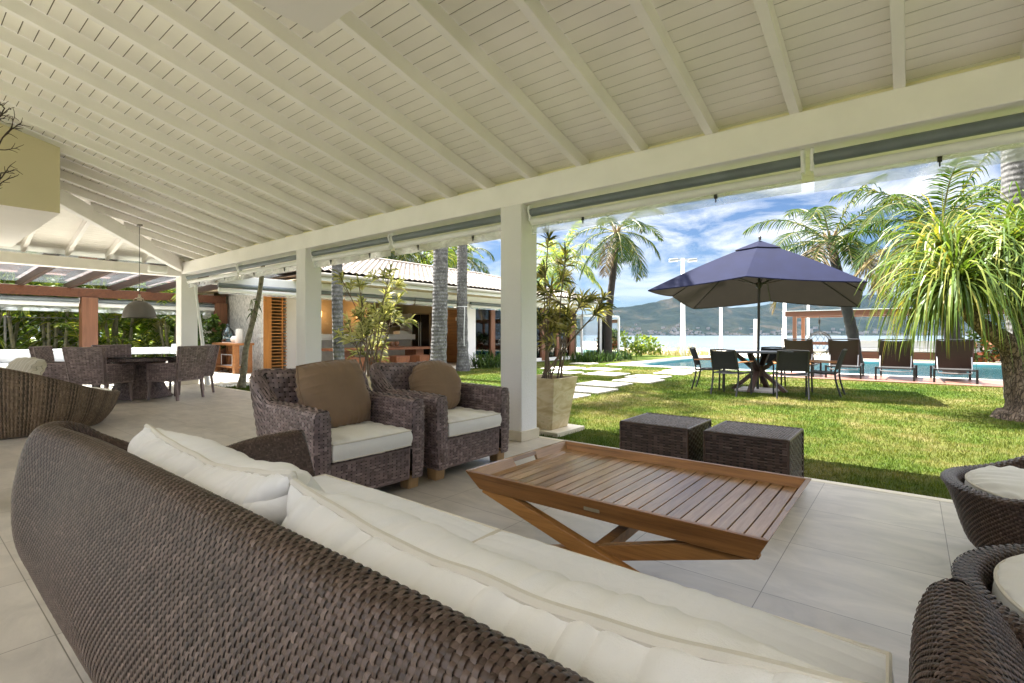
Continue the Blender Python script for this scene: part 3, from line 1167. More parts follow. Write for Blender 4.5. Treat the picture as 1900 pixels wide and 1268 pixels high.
woven_hex(mb, [(SX0 + .24, SYF - .03, .05), (SX1 - .24, SYF - .03, .05), (SX1 - .24, SYF - .01, .05), (SX0 + .24, SYF - .01, .05),
               (SX0 + .23, SYF - .05, .29), (SX1 - .23, SYF - .05, .29), (SX1 - .23, SYF - .03, .29), (SX0 + .23, SYF - .03, .29)], (.016, .016), .004, faces="back", edge=0)
for a in mb.v:
    a -= SO
mb.build("front_apron", [WICK, WICK_D], sofa)
xm = -1.10
for i, (xa, xb) in enumerate(((SX0 + .23, xm - .004), (xm + .004, SX1 - .23))):
    mb = MB()
    cushion(mb, xb - xa, SYF - SYB - .23, .18, 200, boxed=.72, sq=.02, q=.5, wr=.007, edge=.0012, gather=.0028, reach=.8, seed=3 + i, pipe=.006,
            T=xf(((xa + xb) / 2 - SO[0], (SYB + .23 + SYF) / 2 - SO[1] + .005, .365)))
    mb.build("seat_cushion", [COTTON_W, COTTON_S], sofa)
for i, (xa, xb, lz, ry) in enumerate(((-2.17, -1.12, .518, .0), (-1.125, -.02, .500, .0))):
    mb = MB()
    cushion(mb, xb - xa, .41, .325, 230, boxed=.0, sq=.03, sqy=-.6, q=.5, wr=.012, edge=.006, gather=.0135, seed=21 + i, pipe=.0105,
            T=xf(((xa + xb) / 2 - SO[0], .645 - SO[1], lz), rx=R(102), rz=R(0)))
    o = mb.build("back_cushion", [COTTON, COTTON_S], sofa)

# ------------------------------------------------------------------ armchairs
def make_armchair():
    t = thing("wicker_armchair", "wicker armchair next to the sofa arm, square brown throw cushion on it", "armchair", (0, 0, 0), 0, "grey brown wicker armchairs by the coffee table")
    W = .43
    ce = (.036, .0205)
    # one continuous shell: arm, corner, flared back, corner, arm
    pts = [(.43, W), (.2, W), (0, W), (-.2, W)] + [(-.27 + .10 * math.cos(R(q)), W - .10 + .10 * math.sin(R(q))) for q in np.linspace(90, 180, 8)]
    pts += [(-.37, .2), (-.37, 0), (-.37, -.2)] + [(-.27 + .10 * math.cos(R(q)), -W + .10 + .10 * math.sin(R(q))) for q in np.linspace(180, 270, 8)] + [(-.2, -W), (0, -W), (.2, -W), (.43, -W)]
    pts = np.array(pts)
    sg = np.r_[0, np.cumsum(np.linalg.norm(np.diff(pts, axis=0), axis=1))]; SL_ = sg[-1]
    pr = smoothpath([(-.018, .085), (-.004, .25), (.002, .45), (.0, .575), (-.006, .615), (-.022, .636), (-.055, .642), (-.088, .638), (-.106, .618), (-.112, .575), (-.115, .45), (-.115, .29)], 140)
    plen = np.r_[0, np.cumsum(np.linalg.norm(np.diff(pr, axis=0), axis=1))]

    def shell(u, v, nu, nv):
        sv = np.clip(np.asarray(u) / nu, 0, 1) * SL_
        tt = np.asarray(v) / nv * plen[-1]
        off, z = np.interp(tt, plen, pr[:, 0]), np.interp(tt, plen, pr[:, 1])
        e_ = .02
        x, y = np.interp(sv, sg, pts[:, 0]), np.interp(sv, sg, pts[:, 1])
        dx_ = np.interp(np.clip(sv + e_, 0, SL_), sg, pts[:, 0]) - np.interp(np.clip(sv - e_, 0, SL_), sg, pts[:, 0])
        dy_ = np.interp(np.clip(sv + e_, 0, SL_), sg, pts[:, 1]) - np.interp(np.clip(sv - e_, 0, SL_), sg, pts[:, 1])
        l = np.hypot(dx_, dy_) + 1e-9
        nx, ny = dy_ / l, -dx_ / l
        e = np.minimum(sv, SL_ - sv)
        k = np.clip((e - .58) / .26, 0, 1); k = k * k * (3 - 2 * k)
        hi = np.clip((z - .29) / .35, 0, 1)
        z2 = z + k * hi * .215 + .012 * np.sin(e * 3.4) * hi
        fl = k * np.clip((z2 - .40) / .48, 0, 1) ** 1.2
        corner = np.exp(-((e - .79) / .10) ** 2)
        off2 = off + fl * (.060 + .035 * corner)
        return np.stack([x + nx * off2, y + ny * off2, z2], -1)
    nu, nv = int(SL_ / ce[0]), int(plen[-1] / ce[1])
    mb = MB()
    weave(mb, lambda u, v: shell(u, v, nu, nv), nu, nv, .0055, swap=True)
    for uu, rev in ((0.0, 0), (1.0, 1)):
        E_ = shell(np.full(300, uu), np.linspace(0, 1, 300), 1, 1)
        top = int(np.argmax(E_[:, 2])); outer, inner = E_[:top + 1], E_[top:][::-1]

        def cap(u, v, n1, n2):
            b_ = np.clip(np.asarray(v) / n2, 0, 1); a_ = np.clip(np.asarray(u) / n1, 0, 1)
            if rev: a_ = 1 - a_
            z = .085 + (outer[-1, 2] - .088) * b_
            po = np.interp(z, outer[:, 2], outer[:, 1]); pi_ = np.interp(z, inner[:, 2], inner[:, 1])
            return np.stack([.43 + .014 * np.sin(a_ * math.pi) + .0 * z, po * (1 - a_) + pi_ * a_, z], -1)
        weave(mb, lambda u, v: cap(4 - np.asarray(u), v, 4, 26), 4, 26, .005, swap=True)
    mb.build("woven_shell", [WICK_G, WICK_D], t)
    mb = MB()
    woven_hex(mb, [(.33, -W + .10, .085), (.405, -W + .126, .085), (.405, W - .126, .085), (.33, W - .126, .085),
                   (.33, -W + .126, .30), (.414, -W + .126, .30), (.414, W - .126, .30), (.33, W - .126, .30)], ce, .0055, "top right", .007, swap=True)
    mb.box(-.28, .34, -W + .126, W - .126, .20, .295, m=1)
    mb.build("front_apron", [WICK_G, WICK_D], t)
    mb = MB()
    cushion(mb, .70, .62, .155, 48, boxed=.66, sq=.05, q=.5, wr=.005, edge=.006, seed=41, pipe=.005, T=xf((.09, 0, .375)))
    mb.build("seat_cushion", [COTTON, COTTON_S], t)
    for sx in (-1, 1):
        for sy in (-1, 1):
            mb = MB(); x = .345 if sx > 0 else -.33; y = sy * .36
            mb.hexa([(x - .045, y - .045, .0), (x + .045, y - .045, .0), (x + .045, y + .045, .0), (x - .045, y + .045, .0),
                     (x - .05, y - .05, .10), (x + .05, y - .05, .10), (x + .05, y + .05, .10), (x - .05, y + .05, .10)])
            mb.build("foot", FOOTWOOD, t, bevel=.004)
    return t


arm1 = make_armchair()
arm1.location = (-3.19, 2.01, 0)
arm2 = dup(arm1, (-3.19, 2.99, 0), 0, "wicker armchair beside the nearest column, rounded brown throw cushion on it")


def throw_pillow(label, loc, w, h, th, seed, tilt=72, rz=0, roll=0, sq=.10):
    mb = MB()
    M = Matrix.Rotation(rz, 3, 'Z') @ Matrix.Rotation(R(-(180 - tilt)), 3, 'Y') @ Matrix.Rotation(roll, 3, 'Z')
    Mn = np.array(M)
    cushion(mb, h, w, th, 120, boxed=.0, sq=sq, q=.5, wr=.010, edge=.006, gather=.010, seed=seed, pipe=.006, pipe_m=0, T=lambda p: p @ Mn.T)
    o = mb.build("throw_pillow", BROWN_F)
    o.location = loc
    return tag(o, label, "cushion", "brown throw pillows on the armchairs")


throw_pillow("square brown throw cushion on the armchair next to the sofa", (-3.29, 2.05, .665), .53, .50, .25, 61, 73, R(4), R(-3), .10)
throw_pillow("rounded brown throw cushion on the armchair beside the column", (-3.28, 3.03, .645), .48, .46, .27, 67, 70, R(-10), R(5), .42)

# ------------------------------------------------------------------ coffee table
ct = thing("coffee_table", "teak tray coffee table with slatted top and crossed legs", "coffee table", (-1.01, 2.17, 0))
hx, hy = .66, .44
mb = MB()
n = 22
for k in range(n):
    x0 = -hx + .047 + (2 * hx - .094) * k / n; x1 = -hx + .047 + (2 * hx - .094) * (k + 1) / n
    mb.box(x0 + .0022, x1 - .0022, -hy + .047, hy - .047, .395, .413)
mb.build("slatted_top", TEAK_S, ct, bevel=.0015)
mb = MB(); mb.box(-hx + .045, hx - .045, -hy + .045, hy - .045, .384, .392); mb.build("tray_base", DARKWOOD, ct)


def tray_side(cors, axis_cut=None, w=.022, z0=.36, z1=.452, tuck=.05):
    """one mitred tray side; cors = the two outer top corners (sign pairs), sides slope inwards to the foot"""
    mb = MB()
    def pt(sg, f, z):
        return np.array((sg[0] * (hx - f), sg[1] * (hy - f), z))
    def ring(z):
        f = tuck * (z1 - z) / (z1 - z0)
        return [pt(cors[0], f, z), pt(cors[1], f, z), pt(cors[1], f + w, z), pt(cors[0], f + w, z)]
    def prism(za, zb, s0=0, s1=1):
        V = []
        for z in (za, zb):
            q = ring(z)
            V += [q[0] + (q[1] - q[0]) * s0, q[0] + (q[1] - q[0]) * s1, q[3] + (q[2] - q[3]) * s1, q[3] + (q[2] - q[3]) * s0]
        mb.hexa(V)
    if axis_cut is None:
        prism(z0, z1)
    else:
        c0, c1 = axis_cut
        prism(z0, z1, 0, c0); prism(z0, z1, c1, 1); prism(z0, z0 + .035, c0, c1); prism(z1 - .02, z1, c0, c1)
    return mb


tray_side(((-1, -1), (1, -1))).build("tray_side", TEAK, ct, bevel=.002)
tray_side(((1, 1), (-1, 1))).build("tray_side", TEAK, ct, bevel=.002)
tray_side(((-1, 1), (-1, -1)), (.38, .62)).build("tray_end", TEAK_S, ct, bevel=.002)
tray_side(((1, -1), (1, 1)), (.38, .62)).build("tray_end", TEAK_S, ct, bevel=.002)
for yy, s in ((-hy + .085, -1),):
    mb = MB(); mb.bar((-.60, yy, .372), (.56, yy, .035), .042, .062); mb.build("leg", TEAK_Y, ct, bevel=.003)
    mb = MB(); mb.bar((.60, yy + .043 * -s, .372), (-.56, yy + .043 * -s, .035), .042, .062); mb.build("leg", TEAK_Y, ct, bevel=.003)
mb = MB(); mb.bar((0, -hy + .12, .205), (0, hy - .10, .235), .05, .05); mb.build("stretcher", TEAK_Y, ct, bevel=.003)
mb = MB(); mb.bar((-.02, -hy + .0235, .405), (.05, -hy + .0235, .405), .003, .014); mb.build("name_plate", simple("brass_plate", (.45, .38, .25), .4, .1, 8, 0, 60, .6), ct)

# ------------------------------------------------------------------ ottomans
def make_ottoman():
    t = thing("wicker_ottoman", "", "ottoman", (0, 0, 0), 0, "square wicker ottomans at the edge of the lawn")
    mb = MB(); w = .262
    woven_hex(mb, [(-w, -w, .01), (w, -w, .01), (w, w, .01), (-w, w, .01), (-w, -w, .42), (w, -w, .42), (w, w, .42), (-w, w, .42)],
              (.042, .021), .0068, "front right back left", .010, swap=True, width=.66)
    mb.build("woven_body", [WICK, WICK_D], t)
    mb = MB()
    S1 = bil((-w, -w, .422), (w, -w, .422), (w, w, .422), (-w, w, .422), 30, 30)
    weave(mb, S1, 30, 30, .0042, span=1.4)
    mb.build("woven_top", [WICK, WICK_D], t)
    return t


ot = make_ottoman(); ot.location = (-1.52, 3.86, 0); ot["label"] = "square dark wicker ottoman standing nearer the nearest column"
dup(ot, (-.875, 3.86, 0), 0, "square dark wicker ottoman standing beside the right end of the coffee table")

# ------------------------------------------------------------------ round tub chairs
def make_tub():
    t = thing("wicker_tub_chair", "", "armchair", (0, 0, 0), 0, "round wicker tub chairs at the picture's right edge")
    ro = .50

    def S(nu, nv):
        pr = smoothpath([(.30, .015), (.34, .10), (.40, .24), (.455, .72), (.485, .93), (.50, .985), (.485, 1.02), (.455, 1.02), (.435, .97), (.42, .80), (.40, .45)], 120)
        dl = np.r_[0, np.cumsum(np.linalg.norm(np.diff(pr * [1, .5], axis=0), axis=1))]

        def f(u, v):
            a = np.asarray(u) / nu * 2 * math.pi
            tt = np.asarray(v) / nv * dl[-1]
            r, zr = np.interp(tt, dl, pr[:, 0]), np.interp(tt, dl, pr[:, 1])
            k = (1 - np.cos(a)) / 2                      # 0 at the open front (+X), 1 at the back
            k = np.clip((k - .12) / .88, 0, 1); k = k * k * (3 - 2 * k)
            h = .37 + .33 * k
            return np.stack([np.cos(a) * r * (1 + .03 * k), np.sin(a) * r, zr * h], -1)
        return f, dl[-1]
    _, L_ = S(1, 1)
    nu, nv = 200, int(L_ / .0135)
    nu -= nu % 2
    mb = MB(); weave(mb, S(nu, nv)[0], nu, nv, .0045, span=1.8, width=.72, wrap_u=True)
    mb.build("woven_shell", [WICK, WICK_D], t)
    mb = MB(); mb.lathe([(.0, .25), (.40, .25), (.40, .21), (0, .21)], 32); mb.build("seat_base", WICK_D, t)
    mb = MB()
    cushion(mb, .80, .80, .19, 56, boxed=.62, sq=.44, q=.5, wr=.006, edge=.012, seed=77, pipe=.006, T=xf((.0, 0, .315)))
    mb.build("seat_cushion", [COTTON, COTTON_S], t)
    return t


tub = make_tub(); tub.location = (.62, 3.42, 0); tub.rotation_euler = (0, 0, R(180)); tub["label"] = "round wicker tub chair nearer the lawn, pale seat pad lying inside its rim"
dup(tub, (.60, 2.06, 0), R(172), "round wicker tub chair directly behind the sofa's right-hand arm")

# ------------------------------------------------------------------ dining set under the pendant
DT = (-10.72, 2.82)
dt = thing("dining_table", "round glass-topped dining table on a flared wicker base", "dining table", (DT[0], DT[1], 0))
mb = MB()
pr_ = smoothpath([(.50, .012), (.44, .07), (.36, .24), (.335, .42), (.37, .60), (.50, .695)], 60)
def S_tb(u, v):
    tt = np.asarray(v) / 44 * 59; a = np.asarray(u) / 110 * 2 * math.pi
    r = np.interp(tt, np.arange(60), pr_[:, 0]); z = np.interp(tt, np.arange(60), pr_[:, 1])
    return np.stack([np.cos(a) * r, np.sin(a) * r, z], -1)
weave(mb, S_tb, 110, 44, .005, wrap_u=True)
mb.build("woven_base", [WICK_G, WICK_D], dt)
mb = MB()
def S_rim(u, v):
    a = np.asarray(u) / 180 * 2 * math.pi
    return np.stack([np.cos(a) * .80, np.sin(a) * .80, .66 + np.asarray(v) / 4 * .055], -1)
weave(mb, S_rim, 180, 4, .004, wrap_u=True)
mb.lathe([(.80, .715), (.50, .71), (.48, .69), (.80, .66)], 48)
mb.build("woven_rim", [WICK_G, WICK_D], dt)
mb = MB(); mb.lathe([(0, .724), (.86, .724), (.862, .73), (.86, .736), (0, .736)], 64); mb.build("glass_top", sheet_glass("green_tinted_glass", (.35, .42, .36), 2.2), dt)


def make_dining_chair():
    t = thing("wicker_dining_chair", "", "dining chair", (0, 0, 0), 0, "wicker dining chairs round the glass table")
    ce = (.05, .028)
    kw = dict(cell=ce, amp=.006, edge=.010, swap=True)
    mb = MB()
    woven_hex(mb, [(-.30, -.265, .33), (-.25, -.265, .33), (-.25, .265, .33), (-.30, .265, .33),
                   (-.40, -.30, .90), (-.345, -.30, .905), (-.345, .30, .905), (-.40, .30, .90)], faces="top front right back left", **kw)
    mb.build("backrest", [WICK_G, WICK_D], t)
    for s in (-1, 1):
        mb = MB(); a, b = sorted((s * .292, s * .245))
        woven_hex(mb, [(-.29, a, .33), (.27, a, .33), (.27, b, .33), (-.29, b, .33), (-.32, a, .63), (.28, a, .615), (.28, b, .615), (-.32, b, .63)],
                  faces="top front right back left", **kw)
        mb.build("armrest", [WICK_G, WICK_D], t)
    mb = MB(); woven_hex(mb, [(-.26, -.244, .33), (.27, -.244, .33), (.27, .244, .33), (-.26, .244, .33), (-.26, -.244, .43), (.275, -.244, .43), (.275, .244, .43), (-.26, .244, .43)], faces="top right", **kw)
    mb.build("seat", [WICK_G, WICK_D], t)
    for sx, sy in ((1, 1), (1, -1), (-1, 1), (-1, -1)):
        mb = MB(); x = .25 if sx > 0 else -.27
        mb.bar((x, sy * .262, .33), (x + sx * .015 * (1 if sx > 0 else 2.5), sy * .268, 0), .042, .042, up=(1, 0, 0), w2=.034, h2=.034)
        mb.build("leg", WICK_G, t, bevel=.004)
    return t


dc = make_dining_chair()
chs = [(-10.25, 2.20, 130, "wicker dining chair with its back to the camera, directly behind the tan daybed"),
       (-9.95, 3.13, 208, "wicker dining chair standing clear of the daybed, side on, just before the leaning white pole"),
       (-11.25, 1.95, 60, "wicker dining chair mostly hidden at the left, between the tan daybed and the white bench"),
       (-10.72, 3.62, 268, "wicker dining chair on the far side of the table, in front of the corner column"),
       (-11.66, 2.75, 5, "wicker dining chair behind the glass table top, in front of the white bench")]
for i, (x, y, a, lab) in enumerate(chs):
    if i == 0:
        dc.location = (x, y, 0); dc.rotation_euler = (0, 0, R(a)); dc["label"] = lab
    else:
        dup(dc, (x, y, 0), R(a), lab)

pl_ = thing("pendant_lamp", "taupe metal dome pendant lamp hanging over the dining table", "pendant lamp", (-10.62, 2.79, 0))
mb = MB(); mb.lathe([(.245, 1.40), (.252, 1.41), (.245, 1.43), (.235, 1.50), (.205, 1.585), (.15, 1.655), (.08, 1.695), (.03, 1.705), (.0, 1.705)], 40)
mb.lathe([(.24, 1.402), (.228, 1.49), (.198, 1.575), (.145, 1.645), (.0, 1.69)], 40)
sh = mb.build("lamp_shade", LAMP_MET, pl_)
mb = MB(); mb.lathe([(.0, 1.82), (.022, 1.81), (.022, 1.77), (.035, 1.755), (.06, 1.75), (.06, 1.735), (.035, 1.73), (.035, 1.70)], 16)
for a in range(3):
    aa = a * 2.094
    mb.tube([(.05 * math.cos(aa), .05 * math.sin(aa), 1.745), (.09 * math.cos(aa), .09 * math.sin(aa), 1.72), (.075 * math.cos(aa), .075 * math.sin(aa), 1.69)], .008, 6)
mb.build("lamp_holder", simple("pale_lamp_fitting", (.55, .47, .38), .4, .05), pl_)
mb = MB(); mb.tube([(0, 0, 1.8), (0, 0, zf(2.79) + .0)], .0045, 6); mb.build("cord", BLACK_MET, pl_)
mb = MB(); mb.box(-.06, .06, -.03, .03, zf(2.79) - .012, zf(2.79) + .02); mb.build("ceiling_plate", LAMP_MET, pl_)

# ------------------------------------------------------------------ round tan daybed
db = thing("wicker_daybed", "round tan wicker daybed with a high sloping back, in front of the dining chairs", "daybed", (-8.25, .92, 0))
def S_db(nu, nv):
    pr = smoothpath([(.80, .015), (.83, .05), (.93, .40), (1.0, .90), (1.0, .97), (.975, 1.0), (.945, .97), (.92, .80), (.90, .5)], 90)
    def f(u, v):
        a = np.asarray(u) / nu * 2 * math.pi
        tt = np.asarray(v) / nv * 89
        r = np.interp(tt, np.arange(90), pr[:, 0]); zr = np.interp(tt, np.arange(90), pr[:, 1])
        k = (1 + np.cos(a - R(-75))) / 2
        k = k * k * (3 - 2 * k)
        h = .37 + .49 * k
        r = r + .0032 * np.cos(190 * a)
        return np.stack([np.cos(a) * r, np.sin(a) * r, zr * h], -1)
    return f
mb = MB(); weave(mb, S_db(570, 92), 570, 92, .0034, span=1.6, width=.8, wrap_u=True); mb.build("woven_shell", [WICK_T, WICK_TD], db)
mb = MB(); mb.lathe([(0, .26), (.90, .26), (.9, .22), (0, .22)], 40); mb.build("seat_base", WICK_TD, db)
mb = MB(); cushion(mb, 1.82, 1.82, .15, 48, boxed=.7, sq=.46, q=.5, wr=.004, edge=.006, seed=91, pipe=.006, T=xf((0, 0, .335))); mb.build("seat_cushion", [COTTON, COTTON_S], db)


def striped():
    t = NT("striped_beige_fabric")
    w = t.node("ShaderNodeTexWave", wave_type='BANDS', bands_direction='X')
    w.inputs["Scale"].default_value = 5.5; w.inputs["Distortion"].default_value = 1.0
    t.l.new(t.pos(obj=True), w.inputs["Vector"])
    t.col(t.ramp(w.outputs[1], [(.35, (.52, .47, .37)), (.5, (.22, .22, .17)), (.62, (.58, .54, .45))]))
    t.rough(.9)
    return t.m


mb = MB(); cushion(mb, .50, .44, .2, 40, sq=.12, q=.42, wr=.006, edge=.01, seed=95, T=xf((0, 0, 0), rx=R(72)))
o = mb.build("striped_pillow", striped(), loc=(-8.33, 1.02, .62)); o.rotation_euler = (R(-10), 0, R(22)); tag(o, "beige striped pillow leaning inside the round tan daybed", "pillow")

# ------------------------------------------------------------------ white bench sofa under the pergola
bs = thing("white_bench_sofa", "long white cushioned bench sofa under the pergola", "sofa", (-15.7, 3.2, 0))
mb = MB(); woven_hex(mb, [(-.42, -2.6, .02), (.42, -2.6, .02), (.42, 2.3, .02), (-.42, 2.3, .02), (-.42, -2.6, .30), (.42, -2.6, .30), (.42, 2.3, .30), (-.42, 2.3, .30)], (.05, .03), .005, "front right", .01)
woven_hex(mb, [(-.42, 2.302, .02), (.42, 2.302, .02), (.42, 2.45, .02), (-.42, 2.45, .02), (-.42, 2.302, .60), (.42, 2.302, .60), (.42, 2.45, .60), (-.42, 2.45, .60)], (.05, .03), .005, "top front right back left", .01)
woven_hex(mb, [(-.42, -2.75, .02), (.42, -2.75, .02), (.42, -2.602, .02), (-.42, -2.602, .02), (-.42, -2.75, .60), (.42, -2.75, .60), (.42, -2.602, .60), (-.42, -2.602, .60)], (.05, .03), .005, "top front right back left", .01)
mb.build("woven_frame", [WICK_G, WICK_D], bs)
for k in range(3):
    yc = -2.6 + 4.9 * (k + .5) / 3
    mb = MB(); cushion(mb, .78, 4.9 / 3 - .01, .16, 28, boxed=.7, sq=.03, wr=.003, edge=.004, seed=100 + k, T=xf((.02, yc, .38))); mb.build("seat_cushion", WHITE_F, bs)
    mb = MB(); cushion(mb, .34, 4.9 / 3 - .02, .18, 28, boxed=.6, sq=.05, wr=.004, edge=.006, seed=110 + k, T=xf((-.27, yc, .59), ry=R(-78))); mb.build("back_cushion", WHITE_F, bs)


def hexfab():
    t = NT("honeycomb_line_fabric")
    v = t.pos((1, 1, 1), obj=True)
    vo = t.node("ShaderNodeTexVoronoi", feature='DISTANCE_TO_EDGE')
    vo.inputs["Scale"].default_value = 8.5; vo.inputs["Randomness"].default_value = .35
    t.l.new(v, vo.inputs["Vector"])
    t.col(t.ramp(vo.outputs[0], [(.02, (.10, .12, .16)), (.05, (.80, .80, .80))]))
    t.rough(.9)
    return t.m


HEXF = hexfab()
for (y, sd, rz, lab) in ((1.35, 5, 10, "honeycomb-patterned white pillow on the bench end behind the tan daybed"), (5.05, 6, -8, "honeycomb-patterned white pillow on the bench end near the corner column")):
    mb = MB(); cushion(mb, .42, .42, .15, 28, sq=.1, q=.42, wr=.003, edge=.005, seed=sd, T=xf((0, 0, 0), ry=R(-70)))
    o = mb.build("patterned_pillow", HEXF, loc=(-15.72, y, .67)); o.rotation_euler = (0, 0, R(rz)); tag(o, lab, "pillow", "honeycomb pillows on the white bench")

# ------------------------------------------------------------------ dry branches standing in a floor vase at the picture's left edge
br_ = thing("dried_branches", "dark dried twigs reaching in at the left edge in front of the ochre bulkhead", "dried branches", (-4.62, .20, 0))
mb = MB(); mb.lathe([(.0, .01), (.13, .01), (.19, .3), (.15, .62), (.07, .78), (.09, .84), (.075, .84), (.05, .78), (.0, .75)], 24); mb.build("floor_vase", simple("dark_vase_glaze", (.05, .045, .04), .3), br_)
mb = MB()
rb = random.Random(5)
def twig(p, d, L, r, depth):
    n = 6; pts = [np.array(p)]; d = np.array(d, float); d /= np.linalg.norm(d)
    for k in range(n):
        d = d + np.array([rb.uniform(-.22, .22) for _ in range(3)]); d /= np.linalg.norm(d)
        pts.append(pts[-1] + d * L / n)
        if depth > 0 and k >= 1:
            e = d + np.array([rb.uniform(-1, 1) for _ in range(3)]) * .95
            twig(pts[-1], e, L * rb.uniform(.35, .55), r * .62, depth - 1)
    mb.tube(pts, np.linspace(r, r * .5, n + 1), 5)
for tgt in ((.17, .14, 2.85), (.22, .21, 2.50), (.24, .14, 2.28), (.19, .22, 2.03), (-.3, -.2, 2.7), (-.2, .3, 2.5), (.0, -.35, 2.4)):
    e = np.array(tgt); s0 = np.array((0, 0, .8)); pre = e * .86 + s0 * .14
    mb.tube(smoothpath([s0, (e + s0) / 2 + (rb.uniform(-.05, .02), rb.uniform(-.05, .05), 0), pre], 10), np.linspace(.010, .007, 10), 5)
    twig(pre, e - s0 * .4 - np.array((0, 0, e[2] * .45)), .26, .0065, 2)
mb.build("twigs", simple("dark_twig_bark", (.045, .022, .018), .8, .3), br_)

# ------------------------------------------------------------------ potted dracaenas
def leaf_rosettes(mb, centers, axes, nl, Lr, wr_, droop, seed, spread=1.2):
    r = np.random.default_rng(seed)
    P, W = [], []
    for c, ax in zip(centers, axes):
        ax = np.array(ax, float); ax /= np.linalg.norm(ax)
        t1 = np.cross(ax, (0.3, .2, 1.)); t1 /= np.linalg.norm(t1); t2 = np.cross(ax, t1)
        for k in range(nl):
            az_ = r.uniform(0, 6.283); op = r.uniform(.25, spread)
            d = ax * math.cos(op) + (t1 * math.cos(az_) + t2 * math.sin(az_)) * math.sin(op)
            L = r.uniform(*Lr); w = r.uniform(*wr_)
            s = np.linspace(0, 1, 4)
            g = np.array((0, 0, -1.)) * droop * r.uniform(.5, 1.4)
            base = np.array(c) - ax * r.uniform(0, .16)
            p = base + d * L * s[:, None] + g * L * (s ** 2)[:, None]
            sd = np.cross(d, r.normal(size=3)); sd /= np.linalg.norm(sd) + 1e-9
            P.append(p); W.append(sd * (w * np.array((.45, 1, .75, .06)))[:, None])
    mb.strips(P, W)


def potted(name, label, loc, pot, stems, mat, seed, leafspec, stemmat):
    t = thing(name, label, "potted plant", loc)
    r = np.random.default_rng(seed)
    w0, w1, h = pot
    mb = MB()
    o, i_ = w1 / 2, w1 / 2 - .022
    b = w0 / 2
    V = [(-b, -b, 0), (b, -b, 0), (b, b, 0), (-b, b, 0), (-o, -o, h), (o, -o, h), (o, o, h), (-o, o, h), (-i_, -i_, h), (i_, -i_, h), (i_, i_, h), (-i_, i_, h), (-i_, -i_, h - .06), (i_, -i_, h - .06), (i_, i_, h - .06), (-i_, i_, h - .06)]
    mb.add(V, [(0, 1, 5, 4), (1, 2, 6, 5), (2, 3, 7, 6), (3, 0, 4, 7), (3, 2, 1, 0), (4, 5, 9, 8), (5, 6, 10, 9), (6, 7, 11, 10), (7, 4, 8, 11), (8, 9, 13, 12), (9, 10, 14, 13), (10, 11, 15, 14), (11, 8, 12, 15)])
    mb.build("pot", STONEPOT, t, bevel=.005)
    mb = MB(); mb.box(-i_ + .003, i_ - .003, -i_ + .003, i_ - .003, h - .12, h - .055); mb.build("soil", SOIL, t)
    ms, cs, axs = MB(), [], []
    for (tx, ty, tz, rad, nb) in stems:
        b0 = np.array((r.uniform(-.16, .16), r.uniform(-.16, .16), h - .06)); e = np.array((tx, ty, tz))
        mid = (b0 * .55 + e * .45) + np.array((r.uniform(-.06, .06), r.uniform(-.06, .06), .10))
        pts = smoothpath([b0, mid, e], 14)
        ms.tube(pts, np.linspace(rad, rad * .5, 14), 6)
        cs.append(e); axs.append(e - mid)
        for k in range(nb):
            i0 = r.integers(6, 12); p = pts[i0]
            q = p + np.array((r.uniform(-.30, .30), r.uniform(-.30, .30), r.uniform(.08, .34)))
            ms.tube(smoothpath([p, (p + q) / 2 + (0, 0, -.03), q], 6), np.linspace(rad * .5, rad * .3, 6), 5)
            cs.append(q); axs.append(q - p)
    ms.build("stems", stemmat, t)
    ml = MB(); leaf_rosettes(ml, cs, axs, *leafspec, seed + 1)
    ml.build("leaves", mat, t, smooth=False)
    return t


def pot_mat():
    t = NT("veined_sandstone")
    v = t.pos((1, 1, 2.6), (.25, .15, 0))
    n = t.noise(v, 2.6, 5, .55, 1.4)
    t.col(t.ramp(n, [(.3, (.40, .29, .14)), (.48, (.55, .44, .26)), (.6, (.64, .54, .36)), (.72, (.42, .36, .19))]))
    t.rough(.55)
    t.bump(t.noise(t.pos(), 60, 4), .15, .004)
    return t.m


STONEPOT = pot_mat()
rp = random.Random(3)
st = [(.02, -.02, 2.30, .012, 1), (.22, .05, 2.05, .013, 1), (-.12, .10, 1.95, .012, 2), (.42, .12, 1.55, .014, 3), (.55, .30, 1.42, .014, 3), (-.3, -.1, 1.5, .013, 3), (.12, .32, 1.62, .013, 3), (.1, -.30, 1.35, .013, 3),
      (.36, -.12, 1.2, .012, 2), (-.15, .36, 1.3, .012, 2)]
potted("potted_dracaena", "tall dark-leaved potted plant in a tapered sandstone pot beside the nearest column", (-3.42, 4.98, LZ + .05), (.34, .52, .60), st, DRAC, 12, (25, (.15, .25), (.009, .015), .32), BARK)
mb = MB(); mb.box(-3.72, -3.10, 4.70, 5.30, LZ - .02, LZ + .048); tag(mb.build("pot_slab", SKIRT, bevel=.006), "low stone slab under the tapered sandstone pot", "slab")
st = [(rp.uniform(-.65, .75), rp.uniform(-.5, .6), .85 + 1.45 * (k / 13.0) ** .8, .012, 4) for k in range(14)]
potted("potted_dracaena", "pale variegated potted shrub behind the armchairs, by the second column", (-7.35, 5.25, LZ), (.30, .42, .45), st, DRAC_P, 33, (17, (.13, .22), (.012, .020), .3), BARK)

